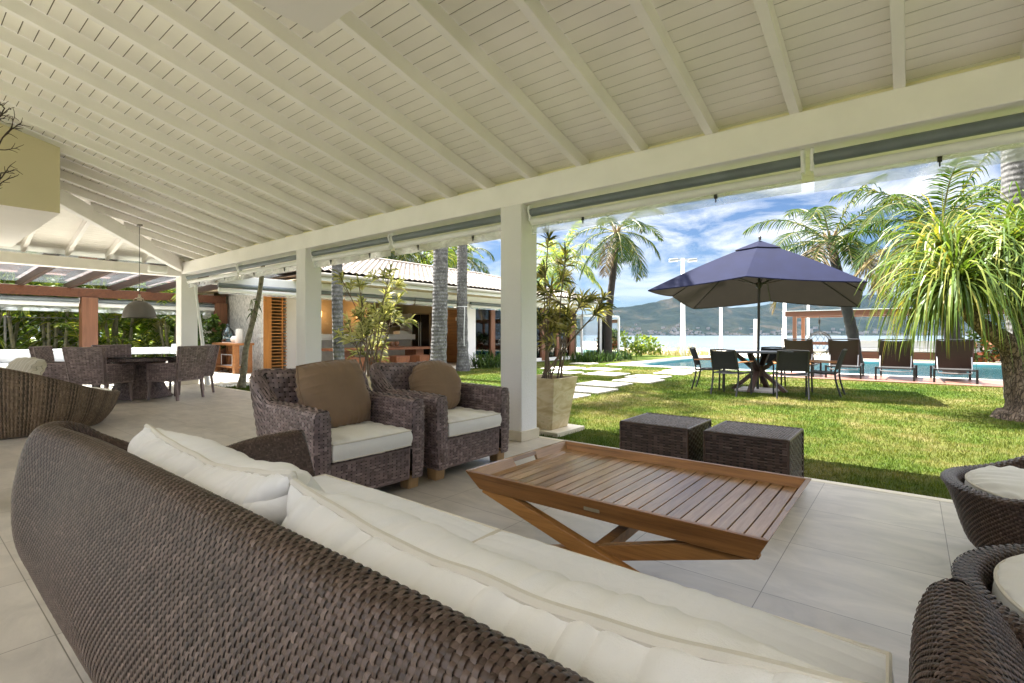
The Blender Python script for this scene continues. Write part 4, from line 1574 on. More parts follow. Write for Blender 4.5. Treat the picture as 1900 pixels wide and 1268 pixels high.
# ------------------------------------------------------------------ parasol and garden table
RIGHTV = np.array((math.cos(R(38.6)), math.sin(R(38.6)), 0)); FWD = np.array((-math.sin(R(38.6)), math.cos(R(38.6)), 0))
pc = np.array((-2.47, 11.2, 0))
um = thing("parasol", "navy blue rectangular parasol over the garden table", "parasol", tuple(pc + (0, 0, LZ)))
def rel(xc, d, z):
    return RIGHTV * xc + FWD * d + np.array((0, 0, z - LZ)) - pc
cA, cB, cC, cD = rel(2.88, 10.6, 2.05), rel(6.11, 8.6, 2.02), rel(7.44, 10.7, 1.71), rel(4.49, 12.4, 1.76)
cen = (cA + cB + cC + cD) / 4
apex = np.array((.03, .05, 3.02 - LZ))
mids = [(cA + cB) / 2 + (0, 0, .20), (cB + cC) / 2 + (0, 0, .10), (cC + cD) / 2 + (0, 0, .16), (cD + cA) / 2 + (0, 0, .10)]
ringp = [cA, mids[0], cB, mids[1], cC, mids[2], cD, mids[3]]
def canopy_panel(a, b, t0, t1, n=12):
    """sagging cloth between two ribs"""
    s = np.linspace(t0, t1, n); w = np.linspace(0, 1, n)
    Sg, Wg = np.meshgrid(s, w, indexing='ij')
    pa = apex + (a - apex) * Sg[..., None]; pb = apex + (b - apex) * Sg[..., None]
    crv = (.035 * np.sin(Sg * math.pi) * 1.0)
    p = pa * (1 - Wg[..., None]) + pb * Wg[..., None]
    p[..., 2] += crv - .022 * np.sin(Wg * math.pi) * Sg
    return p
mb = MB()
for k in range(8):
    a, b = ringp[k], ringp[(k + 1) % 8]
    mb.grid(canopy_panel(a, b, .16, 1.0))
    P_ = canopy_panel(a, b, .16, 1.0)
    e = P_[-1]; e2 = e + np.array((0, 0, -.02)); mb.grid(np.stack([e, e2], 0))
def canopy_mat():
    t = NT("navy_canopy_cloth")
    g = t.node("ShaderNodeNewGeometry")
    n = t.noise(t.pos(), 3, 4)
    top = t.ramp(n, [(.3, (.0038, .0058, .025)), (.7, (.0056, .0084, .034))])
    und = t.ramp(n, [(.3, (.022, .018, .013)), (.7, (.030, .025, .018))])
    t.col(t.mix(g.outputs["Backfacing"], top, und)); t.rough(.85)
    t.b.inputs["Specular IOR Level"].default_value = .2
    tr = t.node("ShaderNodeBsdfTranslucent"); tr.inputs[0].default_value = (.035, .03, .025, 1)
    m_ = t.node("ShaderNodeMixShader"); m_.inputs[0].default_value = .15
    t.l.new(t.b.outputs[0], m_.inputs[1]); t.l.new(tr.outputs[0], m_.inputs[2]); t.l.new(m_.outputs[0], t.out.inputs[0])
    return t.m
CANOPY = canopy_mat()
mb.build("canopy", CANOPY, um, sharp=25)
mb = MB()
for k in range(8):
    a, b = ringp[k], ringp[(k + 1) % 8]
    P_ = canopy_panel(a, b, .0, .22, 8); P_[..., 2] += .03
    mb.grid(P_)
mb.build("vent_cap", CANOPY, um, sharp=25)
mb = MB(); mb.lathe([(0, apex[2] + .13), (.018, apex[2] + .12), (.03, apex[2] + .09), (.022, apex[2] + .05), (.04, apex[2] + .04), (.0, apex[2] + .03)], 14, (apex[0], apex[1])); mb.build("finial", BLACK_MET, um)
hub = np.array((.02, .03, 2.13 - LZ))
mb = MB(); mb.tube([(0, 0, 0), hub, apex], .026, 10); mb.build("pole", BLACK_MET, um)
mb = MB(); mb.lathe([(.0, hub[2] + .06), (.06, hub[2] + .05), (.06, hub[2] - .04), (.03, hub[2] - .08), (0, hub[2] - .08)], 14, (hub[0], hub[1])); mb.build("hub", BLACK_MET, um)
for k in range(8):
    mb = MB(); e = ringp[k]
    pts = np.stack([apex + (e - apex) * s + np.array((0, 0, .035 * math.sin(s * math.pi) - .022)) for s in np.linspace(.1, .99, 10)])
    mb.tube(pts, .011, 6); rb_ = mb.build("rib", BLACK_MET, um)
    mb = MB(); mb.tube([hub, pts[4]], .009, 6); mb.build("strut", BLACK_MET, rb_)
mb = MB(); mb.box(-.36, .36, -.36, .36, .0, .045)
mb.build("base_slab", simple("grey_base_stone", (.30, .27, .25), .7, .15, 8), um, bevel=.006)

gt = thing("garden_table", "round dark-topped garden table on crossed brown legs under the parasol", "garden table", (-2.45, 11.2, LZ))
mb = MB(); mb.lathe([(.03, .785), (.62, .785), (.635, .795), (.635, .808), (.62, .818), (.03, .818), (.03, .785)], 48); mb.build("tabletop", simple("dark_table_stone", (.055, .058, .062), .35, .2, 5), gt)
for k in range(4):
    a = R(38.6 + 45 + 90 * k); d = np.array((math.cos(a), math.sin(a), 0))
    m2 = MB(); m2.bar(d * .50 + (0, 0, .784), d * .05 + (0, 0, .42), .07, .10, up=tuple(np.cross(d, (0, 0, 1)))); m2.bar(d * .05 + (0, 0, .42), d * .52 + (0, 0, .0), .07, .10, up=tuple(np.cross(d, (0, 0, 1))))
    m2.build("leg", DARKWOOD, gt, bevel=.004)
mb = MB(); mb.lathe([(.032, .32), (.10, .32), (.10, .52), (.032, .52), (.032, .32)], 12); mb.build("leg_joint", DARKWOOD, gt)


def make_garden_chair():
    t = thing("garden_chair", "", "garden chair", (0, 0, 0), 0, "black garden chairs round the parasol table")
    for s in (-1, 1):
        mb = MB(); mb.tube(smoothpath([(.24, s * .27, .0), (.25, s * .27, .35), (.25, s * .27, .62)], 8), .017, 6); mb.build("leg", BLACK_MET, t)
        mb = MB(); mb.tube(smoothpath([(-.31, s * .25, .0), (-.24, s * .25, .25), (-.22, s * .25, .45), (-.27, s * .245, .66), (-.34, s * .24, .87)], 14), .017, 6); mb.build("leg", BLACK_MET, t)
        mb = MB(); mb.bar((-.25, s * .268, .635), (.30, s * .268, .645), .045, .022); mb.build("armrest", CONSOLEWOOD, t, bevel=.004)
        mb = MB(); mb.tube([(-.22, s * .25, .42), (.25, s * .262, .44)], .015, 6); mb.build("seat_rail", BLACK_MET, t)
    mb = MB(); mb.tube([(-.34, -.24, .865), (-.335, 0, .875), (-.34, .24, .865)], .016, 6); mb.build("top_rail", BLACK_MET, t)
    mb = MB()
    u, v = np.linspace(-.238, .238, 9), np.linspace(0, 1, 9)
    U, V = np.meshgrid(u, v, indexing='ij')
    zb = .50 + .35 * V
    mb.grid(np.stack([np.interp(zb, [.45, .66, .87], [-.222, -.268, -.338]) - .02 * (1 - (U / .238) ** 2), U, zb], -1)); mb.build("backrest", BLACK_SLING, t)
    mb = MB()
    mb.grid(np.stack([-.22 + .47 * V, U * 1.05, .43 + .015 * V - .02 * (1 - (U / .238) ** 2)], -1)); mb.build("seat", BLACK_SLING, t)
    return t


gc = make_garden_chair()
for i, (x, y, a, lab) in enumerate([(-2.72, 10.2, 78, "black garden chair nearest the camera on the left side of the parasol pole"), (-1.72, 10.35, 105, "black garden chair with its back to the camera, in front of the sun loungers"),
                                    (-3.37, 10.95, 8, "black garden chair seen side on, at the edge nearest the stepping stones"), (-1.32, 11.3, 178, "black garden chair half hidden behind another, close to the first sun lounger"), (-2.45, 12.25, 270, "black garden chair on the pool side of the garden table, mostly hidden")]):
    if i == 0:
        gc.location = (x, y, LZ); gc.rotation_euler = (0, 0, R(a)); gc["label"] = lab
    else:
        dup(gc, (x, y, LZ), R(a), lab)

# ------------------------------------------------------------------ stepping stones
STEP = simple("pale_stepping_stone", (.56, .51, .44), .7, .12, 3, .3, 50)
stones = [(-5.25, 9.05, 1.0, .9), (-5.55, 10.35, 1.02, .95), (-5.30, 11.70, .98, .95), (-5.58, 12.92, .98, .9), (-6.92, 13.05, 1.05, 1.0), (-5.5, 14.5, .92, .72), (-5.68, 15.8, .95, 1.0), (-8.2, 12.75, .98, .8), (-9.25, 14.4, 1.0, 1.3), (-10.15, 17.3, .9, .75), (-5.2, 7.82, 1.0, .9), (-8.0, 14.8, 1.0, .9)]
slabs = ["pale paving slab in the lawn, second nearest, beside the tapered sandstone pot", "third pale paving slab counted from the veranda along the lawn path", "fourth pale paving slab counted from the veranda, before the first garden chair", "fifth pale paving slab, where the lawn path splits towards the pool and the pavilion",
         "pale paving slab left of the split in the lawn path", "first pale paving slab of the short path to the pool", "pale paving slab touching the pool's near edge", "pale paving slab behind the dracaena stems, nearest the pavilion", "large pale paving slab by the strap-leaved plants", "farthest pale paving slab, at the pool corner by the pavilion plants", "nearest pale paving slab, hidden mostly by the sandstone pot", "pale paving slab between the pool corner and the dracaena"]
for (x, y, w, l), lab in zip(stones, slabs):
    mb = MB(); mb.box(x - w / 2, x + w / 2, y - l / 2, y + l / 2, LZ - .05, LZ + .035)
    tag(mb.build("stepping_stone", STEP, bevel=.008), lab, "paving slab", "pale stepping stones across the lawn")

# ------------------------------------------------------------------ pool, deck, loungers
pool = thing("swimming_pool", "blue swimming pool with pale stone edge beyond the lawn", "swimming pool", (0, 20, 0))
def rrect(x0, x1, y0, y1, r, n=10):
    out = []
    for (cx, cy, a0) in ((x1 - r, y1 - r, 0), (x0 + r, y1 - r, 90), (x0 + r, y0 + r, 180), (x1 - r, y0 + r, 270)):
        for a in np.linspace(a0, a0 + 90, n):
            out.append((cx + r * math.cos(R(a)), cy + r * math.sin(R(a))))
    return np.array(out)
PIN = rrect(PX0 + .5, PX1 - .5, PY0 + .42, PY1 - .42, 1.6)
POUT = rrect(PX0, PX1, PY0, PY1, .02)
def ringmesh(mb, specs):
    mb.grid(np.stack([np.c_[p, np.full(len(p), z)] for p, z in specs], 0) - (0, 20, 0), closed_v=True)
mb = MB(); ringmesh(mb, [(POUT, LZ - .06), (POUT, LZ + .03), (PIN, LZ + .03), (PIN, LZ - .03)]); mb.build("coping", simple("pale_pool_coping", (.60, .56, .49), .6, .08, 3), pool, sharp=30)
mb = MB(); cpt = PIN.mean(0)
ringmesh(mb, [(PIN, LZ - .0301), (PIN, LZ - 1.3), (cpt + (PIN - cpt) * .02, LZ - 1.3)]); mb.build("basin", simple("aqua_pool_tiles", (.06, .235, .265), .4, .15, 1.5), pool, sharp=30)
def water_mat():
    t = NT("pool_water")
    gl = t.node("ShaderNodeBsdfGlossy"); gl.inputs["Roughness"].default_value = .03
    tp = t.node("ShaderNodeBsdfTransparent"); tp.inputs[0].default_value = (.55, .82, .84, 1)
    bp = t.node("ShaderNodeBump"); bp.inputs["Strength"].default_value = .35; bp.inputs["Distance"].default_value = .05
    t.l.new(t.noise(t.pos((1, 1.6, 1)), 2.2, 4, .6), bp.inputs["Height"]); t.l.new(bp.outputs[0], gl.inputs["Normal"])
    fr = t.node("ShaderNodeFresnel"); fr.inputs[0].default_value = 1.33; t.l.new(bp.outputs[0], fr.inputs["Normal"])
    mu = t.node("ShaderNodeMath", operation='MULTIPLY'); mu.inputs[1].default_value = .55; t.l.new(fr.outputs[0], mu.inputs[0])
    m_ = t.node("ShaderNodeMixShader"); t.l.new(mu.outputs[0], m_.inputs[0]); t.l.new(tp.outputs[0], m_.inputs[1]); t.l.new(gl.outputs[0], m_.inputs[2]); t.l.new(m_.outputs[0], t.out.inputs[0])
    return t.m
mb = MB(); ringmesh(mb, [(PIN * 1, LZ - .10), (cpt + (PIN - cpt) * .001, LZ - .10)]); mb.build("water_surface", water_mat(), pool)


def deck_mat():
    t = NT("red_deck_tiles")
    br = t.node("ShaderNodeTexBrick"); br.offset = 0
    for k, x in (("Scale", 1), ("Mortar Size", .008), ("Brick Width", .62), ("Row Height", .62), ("Bias", .0)):
        br.inputs[k].default_value = x
    br.inputs["Color1"].default_value = (.16, .070, .050, 1); br.inputs["Color2"].default_value = (.30, .15, .11, 1); br.inputs["Mortar"].default_value = (.10, .06, .05, 1)
    t.l.new(t.pos(), br.inputs["Vector"])
    t.col(br.outputs[0]); t.rough(.28)
    return t.m


mb = MB(); mb.box(-3.1, 4.5, 15.15, PY0 - .01, LZ - .05, LZ + .03)
struct(mb, "pool_deck", deck_mat(), bevel=.006)


def make_lounger():
    t = thing("sun_lounger", "", "sun lounger", (0, 0, 0), 0, "dark sun loungers facing the pool")
    w = .34
    mb = MB()
    for s in (-1, 1):
        mb.tube([(s * w, -.02, .30), (s * w, 1.75, .30)], .02, 6)
    for y in (0, 1.75):
        mb.tube([(-w, y, .30), (w, y, .30)], .02, 6)
    mb.build("frame", BLACK_MET, t)
    for sx in (-1, 1):
        for y in (0.0, 1.45):
            mb = MB(); mb.bar((sx * (w + .035), y, 0), (sx * (w + .035), y, .33), .045, .045); mb.build("leg", BLACK_MET, t, bevel=.004)
    mb = MB()
    u = np.linspace(-w + .02, w - .02, 10); v = np.linspace(0, 1, 10)
    U, V = np.meshgrid(u, v, indexing='ij')
    sg = (1 - (U / w) ** 2)
    p0, p1 = np.array((0, .52, .32)), np.array((0, .13, 1.0))
    Pb = p0 + (p1 - p0) * V[..., None]
    mb.grid(np.stack([U, Pb[..., 1] - .035 * sg * np.sin(V * math.pi), Pb[..., 2] - .03 * sg * (V > .95)], -1)); mb.build("backrest", BROWN_SLING, t)
    mb = MB(); mb.grid(np.stack([U, .54 + 1.2 * V, .305 - .02 * sg], -1)); mb.build("seat", BROWN_SLING, t)
    mb = MB()
    for s in (-1, 1):
        mb.tube([(s * (w - .01), .53, .31), (s * (w - .01), .12, 1.01)], .016, 6)
    mb.tube([(-w + .01, .12, 1.01), (w - .01, .12, 1.01)], .016, 6)
    mb.build("back_frame", BLACK_MET, t)
    mb = MB(); mb.tube(smoothpath([(-w + .03, .34, .60), (-w + .04, .16, .27), (-w + .10, .13, .225), (w - .10, .13, .225), (w - .04, .16, .27), (w - .03, .34, .60)], 24), .011, 6); mb.build("prop_bar", GREY_MET, t)
    return t


lg = make_lounger()
labs = ["dark sun lounger half hidden behind the black garden chair", "dark sun lounger next to the hanging egg chair and clear of any plant", "dark sun lounger partly behind the first hanging strands of the spiky tree", "dark sun lounger right behind the spiky tree's drooping leaves"]
for i, (x, lab) in enumerate(zip((-2.42, -1.38, -.32, .80), labs)):
    if i == 0:
        lg.location = (x, 15.42, LZ + .03); lg["label"] = lab
    else:
        dup(lg, (x, 15.42 + .03 * i, LZ + .03), R((1.5, -2, 1)[i - 1]), lab)

# ------------------------------------------------------------------ beach-side pergola, bench and hanging chair
bp_ = thing("beach_pergola", "dark red timber pergola with low rail on the beach side of the pool", "pergola", (-1, 29.4, LZ))
mb = MB(); mb.bar((-4.15, 0, 2.24), (5.2, 0, 2.24), .16, .26); mb.build("top_beam", REDWOOD_X, bp_, bevel=.006)
mb = MB(); mb.bar((-4.15, 2.6, 2.24), (5.2, 2.6, 2.24), .16, .26); mb.build("top_beam", REDWOOD_X, bp_, bevel=.006)
mb = MB(); mb.box(-4.28, 5.3, -.2, 2.8, 2.372, 2.40); mb.build("roof_sheet", WHITE_MET, bp_)
for x in (-3.72, 4.8):
    for y in (0, 2.6):
        mb = MB(); mb.bar((x, y, -.02), (x, y, 2.11), .17, .17); mb.build("post", REDWOOD_Z, bp_, bevel=.006)
mb = MB(); mb.bar((-3.63, 2.45, .70), (4.71, 2.45, .70), .10, .17); mb.build("rail", REDWOOD_X, bp_, bevel=.005)
bn = thing("beach_bench", "dark wood bench with white cushions under the beach pergola", "bench", (-.2, 30.4, LZ))
mb = MB(); mb.box(-2.4, 3.4, -.4, .4, .0, .34); mb.build("box_seat", REDWOOD_X, bn, bevel=.01)
mb = MB(); mb.box(-2.4, 3.4, .41, .5, .0, .62); mb.build("back_panel", REDWOOD_X, bn, bevel=.01)
for k in range(3):
    mb = MB(); cushion(mb, 1.8, .78, .16, 20, boxed=.7, wr=.003, edge=.004, seed=130 + k, T=xf((-1.45 + 1.92 * k, 0, .42))); mb.build("seat_cushion", WHITE_F, bn)
    mb = MB(); cushion(mb, 1.5, .42, .18, 20, boxed=.5, wr=.004, edge=.005, seed=140 + k, T=xf((-1.45 + 1.92 * k, .26, .66), rx=R(78))); mb.build("back_cushion", WHITE_F, bn)
eg = thing("hanging_egg_chair", "black lattice egg chair hanging from the beach pergola", "hanging chair", (-3.62, 29.4, LZ))
mb = MB(); mb.tube([(0, 0, 2.11), (0, 0, 1.33)], .016, 6); mb.lathe([(0, 1.95), (.05, 1.93), (.05, 1.72), (0, 1.70)], 8); mb.build("chain", BLACK_MET, eg)
mb = MB()
def egg(a, e):
    return np.stack([.56 * np.cos(e) * np.cos(a), .50 * np.cos(e) * np.sin(a), .72 + .62 * np.sin(e)], -1)
for k in range(12):
    e = np.linspace(-1.5, 1.5, 22)
    for sgn in (1, -1):
        a = 2 * math.pi * k / 12 + sgn * .7 * e
        keep = ~((np.sin(a) < -.55) & (np.abs(e) < .9))
        p = egg(a, e); run = []
        for q, kk in zip(p, keep):
            if kk: run.append(q)
            elif len(run) > 1: mb.tube(run, .011, 4); run = []
            else: run = []
        if len(run) > 1: mb.tube(run, .011, 4)
aa = np.linspace(0, 2 * math.pi, 30, endpoint=False)
mb.tube(np.stack([.47 * np.cos(aa), np.full(30, -.28), .72 + .52 * np.sin(aa)], -1), .022, 6, closed=True)
mb.build("lattice_shell", BLACK_MET, eg)
mb = MB(); cushion(mb, .8, .7, .18, 20, sq=.4, wr=.003, edge=.004, seed=150, T=xf((0, 0, .34))); mb.build("seat_pad", simple("grey_pad", (.30, .29, .27), .9), eg)

# ------------------------------------------------------------------ beach poles and floodlight
fl = thing("floodlight_pole", "tall white pole with two floodlights standing on the beach edge", "light pole", (-10.01, 27.9, LZ - .05))
mb = MB(); mb.tube([(0, 0, 0), (0, 0, 5.5)], [.15, .10], 10); mb.build("pole", WHITE_MET, fl)
mb = MB(); mb.bar((-.42, -.32, 5.42), (.40, .30, 5.46), .06, .06); mb.build("cross_arm", GREY_MET, fl)
for s in (-1, 1):
    mb = MB(); c = np.array((s * .42, s * .32, 5.40)); mb.bar(c + (-.19, -.14, -.02), c + (.19, .14, .02), .26, .15); mb.build("floodlight", GREY_MET, fl, bevel=.02)
for (x, y, h, r, lab) in ((-8.45, 29.6, 2.9, .085, "white beach pole beside the floodlight pole, under the parasol's left edge"), (-6.85, 30.6, 2.0, .10, "shorter white beach pole left of the parasol pole"), (-5.62, 31.6, 1.5, .09, "shortest white beach pole right beside the parasol pole"), (-5.75, 32.6, 5.2, .09, "tall white beach pole right beside the beach pergola's corner, passing behind the parasol"), (-5.1, 36.5, 4.2, .07, "thin white beach pole rising behind the beach pergola beam")):
    mb = MB(); mb.tube([(x, y, -.2), (x, y, h)], r, 8)
    tag(mb.build("beach_pole", WHITE_MET), lab, "pole", "white poles along the beach")

# ------------------------------------------------------------------ kitchen pavilion across the lawn
pav = thing("kitchen_pavilion", "long open kitchen pavilion with pale tiled roof across the lawn", "pavilion", (-15, 10, 0))
VP = np.array((-15, 10, 0.))


def kb(mb, name, mat, parent=None, **kw):
    for a in mb.v:
        a -= VP
    return mb.build(name, mat, parent or pav, **kw)


EX, RX, EZ, RZ, YA, YZ = -11.45, -15.5, 2.62, 3.80, 6.45, 21.2
DX = EX - RX
def tiles(mb, P0, uvec, n_u, slope_len, side):
    pass
def roof_face(mb, x_of, y_of, clip):
    """corrugated tile field; rows step along the slope"""
    rows = 17
    t = np.linspace(0, 1, rows + 1)
    for r in range(rows):
        ta, tb = t[r], t[r + 1] + .012
        uu = np.arange(0, clip[1] - clip[0], .036)
        U, T = np.meshgrid(uu, np.array([ta, tb]), indexing='ij')
        h = .045 * np.abs(np.sin(U / .20 * math.pi)) ** .7
        lift = np.where(T == ta, .022, .0)
        lo, hi = clip[0] + T * DX, clip[1] - T * DX
        yy = np.clip(clip[0] + U, lo, hi)
        x = x_of(T); z = EZ + .06 + (RZ - EZ) * T + h + lift
        Pq = np.stack([x, yy, z] if y_of is None else [y_of(yy), x, z], -1)
        mb.grid(Pq)
mb = MB()
roof_face(mb, lambda T: EX + (RX - EX) * T, None, (YA, YZ))
roof_face(mb, lambda T: 2 * RX - EX + (EX - RX) * T, None, (YA, YZ))
for (y0, sg) in ((YA, 1), (YZ, -1)):
    roof_face(mb, lambda T, y0=y0, sg=sg: y0 + sg * DX * T, lambda w: w, (2 * RX - EX, EX))
mb.tube([(RX, YA + DX, RZ + .09), (RX, YZ - DX, RZ + .09)], .09, 8)
for (cx, cy, ey) in ((EX, YA, YA + DX), (2 * RX - EX, YA, YA + DX), (EX, YZ, YZ - DX), (2 * RX - EX, YZ, YZ - DX)):
    mb.tube([(cx, cy, EZ + .10), (RX, ey, RZ + .09)], .085, 8)
def rooftile():
    t = NT("pale_clay_roof_tiles")
    v = t.pos()
    n = t.noise(v, 1.3, 6, .65); n2 = t.noise(v, 9, 4, .7)
    c = t.ramp(n, [(.3, (.13, .105, .088)), (.48, (.22, .19, .165)), (.7, (.29, .26, .23))])
    t.col(t.mix(.7, c, t.ramp(n2, [(.35, (.6, .58, .56)), (.6, (1.08, 1.06, 1.04))]), 'MULTIPLY')); t.rough(.9)
    return t.m
kb(mb, "roof", rooftile(), sharp=60)
mb = MB()
mb.hexa([(EX - .04, YA + .04, EZ), (EX - .04, YZ - .04, EZ), (2 * RX - EX + .04, YZ - .04, EZ), (2 * RX - EX + .04, YA + .04, EZ), (RX + .05, YA + DX, RZ), (RX + .05, YZ - DX, RZ), (RX - .05, YZ - DX, RZ), (RX - .05, YA + DX, RZ)])
kb(mb, "roof_underlay", simple("roof_underlay_wood", (.30, .22, .15), .8), smooth=False)
mb = MB(); mb.box(EX - .06, EX - .03, YA, YZ, EZ - .16, EZ + .03); kb(mb, "fascia", WHITE_MET)
mb = MB(); mb.tube([(EX + .03, YA, EZ - .02), (EX + .03, YZ, EZ - .02)], .055, 8); kb(mb, "gutter", simple("grey_gutter", (.34, .32, .27), .6, .15, 3))
mb = MB(); mb.box(-12.52, -12.32, 4.6, YZ - .5, 2.26, 2.48); kb(mb, "header_beam", WHITE_MET, bevel=.005)
mb = MB(); mb.box(-19.0, EX - .08, YA + .02, YZ, 2.49, 2.52); kb(mb, "soffit", simple("tan_ceiling_paint", (.62, .50, .33), .8))
KW = plaster("tan_kitchen_wall", (.50, .40, .26), .1)
mb = MB(); mb.box(-17.45, -17.25, 7.2, 14.0, 0, 2.488); kb(mb, "back_wall", KW)
mb = MB(); mb.box(-17.249, -12.55, 14.0, 14.18, 0, 2.488); kb(mb, "end_wall", plaster("beige_kitchen_wall", (.55, .47, .34), .1))
mb = MB(); mb.box(-12.52, -12.34, 12.90, 13.35, -.02, 2.258); kb(mb, "facade_pier", PLAST_W, bevel=.004)
mb = MB(); mb.box(-12.50, -12.36, 13.36, 13.99, -.02, .25); mb.box(-12.50, -12.36, 14.2, YZ - .5, -.02, .12); kb(mb, "plinth", PLAST_W)
ys = [13.40, 14.45, 15.55, 16.7, 17.85, 19.0, 20.2]
for k, y in enumerate(ys[:-1]):
    m2 = MB(); m2.box(-12.49, -12.35, y + .82, ys[k + 1], .0, 2.258); kb(m2, "window_post", REDWOOD_Z, bevel=.004)
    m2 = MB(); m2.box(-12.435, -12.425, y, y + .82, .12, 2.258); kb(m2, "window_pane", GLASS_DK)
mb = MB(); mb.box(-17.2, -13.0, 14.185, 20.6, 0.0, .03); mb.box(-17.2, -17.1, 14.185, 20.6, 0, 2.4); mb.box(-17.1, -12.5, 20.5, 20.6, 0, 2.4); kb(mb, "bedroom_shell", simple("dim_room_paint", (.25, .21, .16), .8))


def stone_clad():
    t = NT("grey_split_stone_cladding")
    v = t.pos((9, 9, 4.2))
    vo = t.node("ShaderNodeTexVoronoi"); vo.inputs["Scale"].default_value = 3.2
    t.l.new(v, vo.inputs["Vector"])
    n = t.noise(t.pos(), 30, 4, .7)
    c = t.ramp(t.mix(.5, vo.outputs["Color"], n), [(.3, (.42, .41, .40)), (.6, (.74, .72, .70))])
    t.col(c); t.rough(.85)
    t.bump(t.mix(.5, vo.outputs[0], n), 1.0, .03)
    return t.m


mb = MB(); mb.box(-18.4, -14.985, 7.0, 7.19, 0, 2.50); kb(mb, "stone_wall", stone_clad())
mb = MB(); mb.box(-18.75, -18.45, 6.7, 7.0, 0, 2.5); kb(mb, "white_pier", PLAST_W)
mb = MB(); mb.box(-15.10, -14.99, 7.66, 8.05, 0, 2.488); kb(mb, "white_panel", PLAST_W)
mb = MB(); mb.box(-16.9, -15.11, 7.85, 8.0, 0, 2.488); kb(mb, "inner_wall", KW)
# orange slatted screen
scr = thing("slatted_wood_screen", "orange wood screen of horizontal slats beside the grey stone wall", "screen", (-14.95, 7.3, 0))
mb = MB(); mb.box(-.03, .03, -.33, -.11, 0, 2.49); mb.build("side_board", ORANGEWOOD, scr, bevel=.004)
mb = MB(); mb.box(-.03, .03, .20, .235, 0, 2.49); mb.build("upright", ORANGEWOOD, scr)
for z in np.arange(.06, 2.48, .098):
    mb = MB(); mb.box(-.025, .025, -.108, .197, z, z + .024); mb.box(-.025, .025, .237, .36, z, z + .024); mb.build("slat", ORANGEWOOD, scr)
for (xx, zz) in ((-15.10, 1.08), (-15.22, 1.08), (-15.34, 1.08)):
    mb = MB(); mb.box(xx - .045, xx + .045, 6.985, 6.998, zz - .06, zz + .06); mb.box(xx - .015, xx + .015, 6.980, 6.984, zz - .025, zz + .025)
    tag(mb.build("light_switch", WHITE_MET), "one of three identical white switch plates on the grey stone wall", "light switch", "switch plates on the stone wall")
for i, (a, b) in enumerate(((4.7, 7.9), (7.95, 10.4), (10.45, 12.85), (13.0, 16.5))):
    blind(("rolled blind of the pavilion front next to the veranda's corner column", "rolled blind of the pavilion front above the pale variegated shrub", "rolled blind of the pavilion front above the fridge and open shelves", "rolled blind of the pavilion front above the tall red-posted windows")[i],
          (-12.27, a, 0), (-12.27, b, 0), .05, "rolled blinds along the pavilion front", .10, .05, zt=2.235, clip_n=0, bracket=False)

# kitchen furniture
kc = thing("bar_counter", "long white bar counter on a grey front in the open kitchen", "counter", (-15.6, 11.2, 0))
mb = MB(); mb.box(-.30, .42, -2.9, 1.75, .93, 1.13); mb.build("counter_top", WHITE_MET, kc, bevel=.01)
mb = MB(); mb.box(-.2, .25, -2.8, 1.65, 0, .928); mb.build("counter_front", simple("grey_counter_front", (.40, .38, .34), .5), kc)
mb = MB(); mb.box(-15.65, -15.25, 12.25, 12.65, 1.131, 1.24); mb.box(-15.6, -15.3, 12.3, 12.6, 1.241, 1.26)
tag(mb.build("counter_box", WHITE_MET, bevel=.01), "small white box on the end of the bar counter", "box")
ktb = thing("kitchen_table", "long red-brown wooden table in front of the bar counter", "table", (-13.75, 10.2, 0))
mb = MB(); mb.box(-.48, .48, -1.9, 2.1, .61, .69); mb.build("tabletop", STOOLWOOD, ktb, bevel=.006)
for y in (-1.5, 1.3):
    mb = MB(); mb.box(-.3, .3, y, y + .35, 0, .609); mb.build("leg", STOOLWOOD, ktb, bevel=.006)
mb = MB(); mb.box(-14.05, -13.45, 9.7, 11.0, .691, .725)
tag(mb.build("serving_board", STOOLWOOD, bevel=.006), "long wooden board on the kitchen table carrying the round bowls", "board")
for k in range(5):
    mb = MB(); mb.lathe([(0, .73), (.05, .73), (.085, .77), (.095, .82), (.08, .865), (.055, .885), (.048, .875), (.07, .84), (.075, .80), (.04, .76), (0, .755)], 18, (-13.62, 10.0 + .20 * k))
    tag(mb.build("round_bowl", simple("brown_bowl_wood", (.26, .12, .06), .45)), "round brown bowl, one of five alike in a row on the kitchen table", "bowl", "round bowls on the kitchen table")


def make_stool():
    t = thing("wood_block_stool", "", "stool", (0, 0, 0), 0, "wooden block stools at the kitchen table")
    mb = MB(); a, b = .20, .26
    mb.hexa([(-a, -a, 0), (a, -a, 0), (a, a, 0), (-a, a, 0), (-b, -b, .40), (b, -b, .40), (b, b, .40), (-b, b, .40)]); mb.build("body", STOOLWOOD, t, bevel=.008)
    mb = MB(); mb.box(-b + .005, b - .005, -b + .005, b - .005, .401, .43); mb.build("seat", STOOLWOOD, t, bevel=.008)
    return t


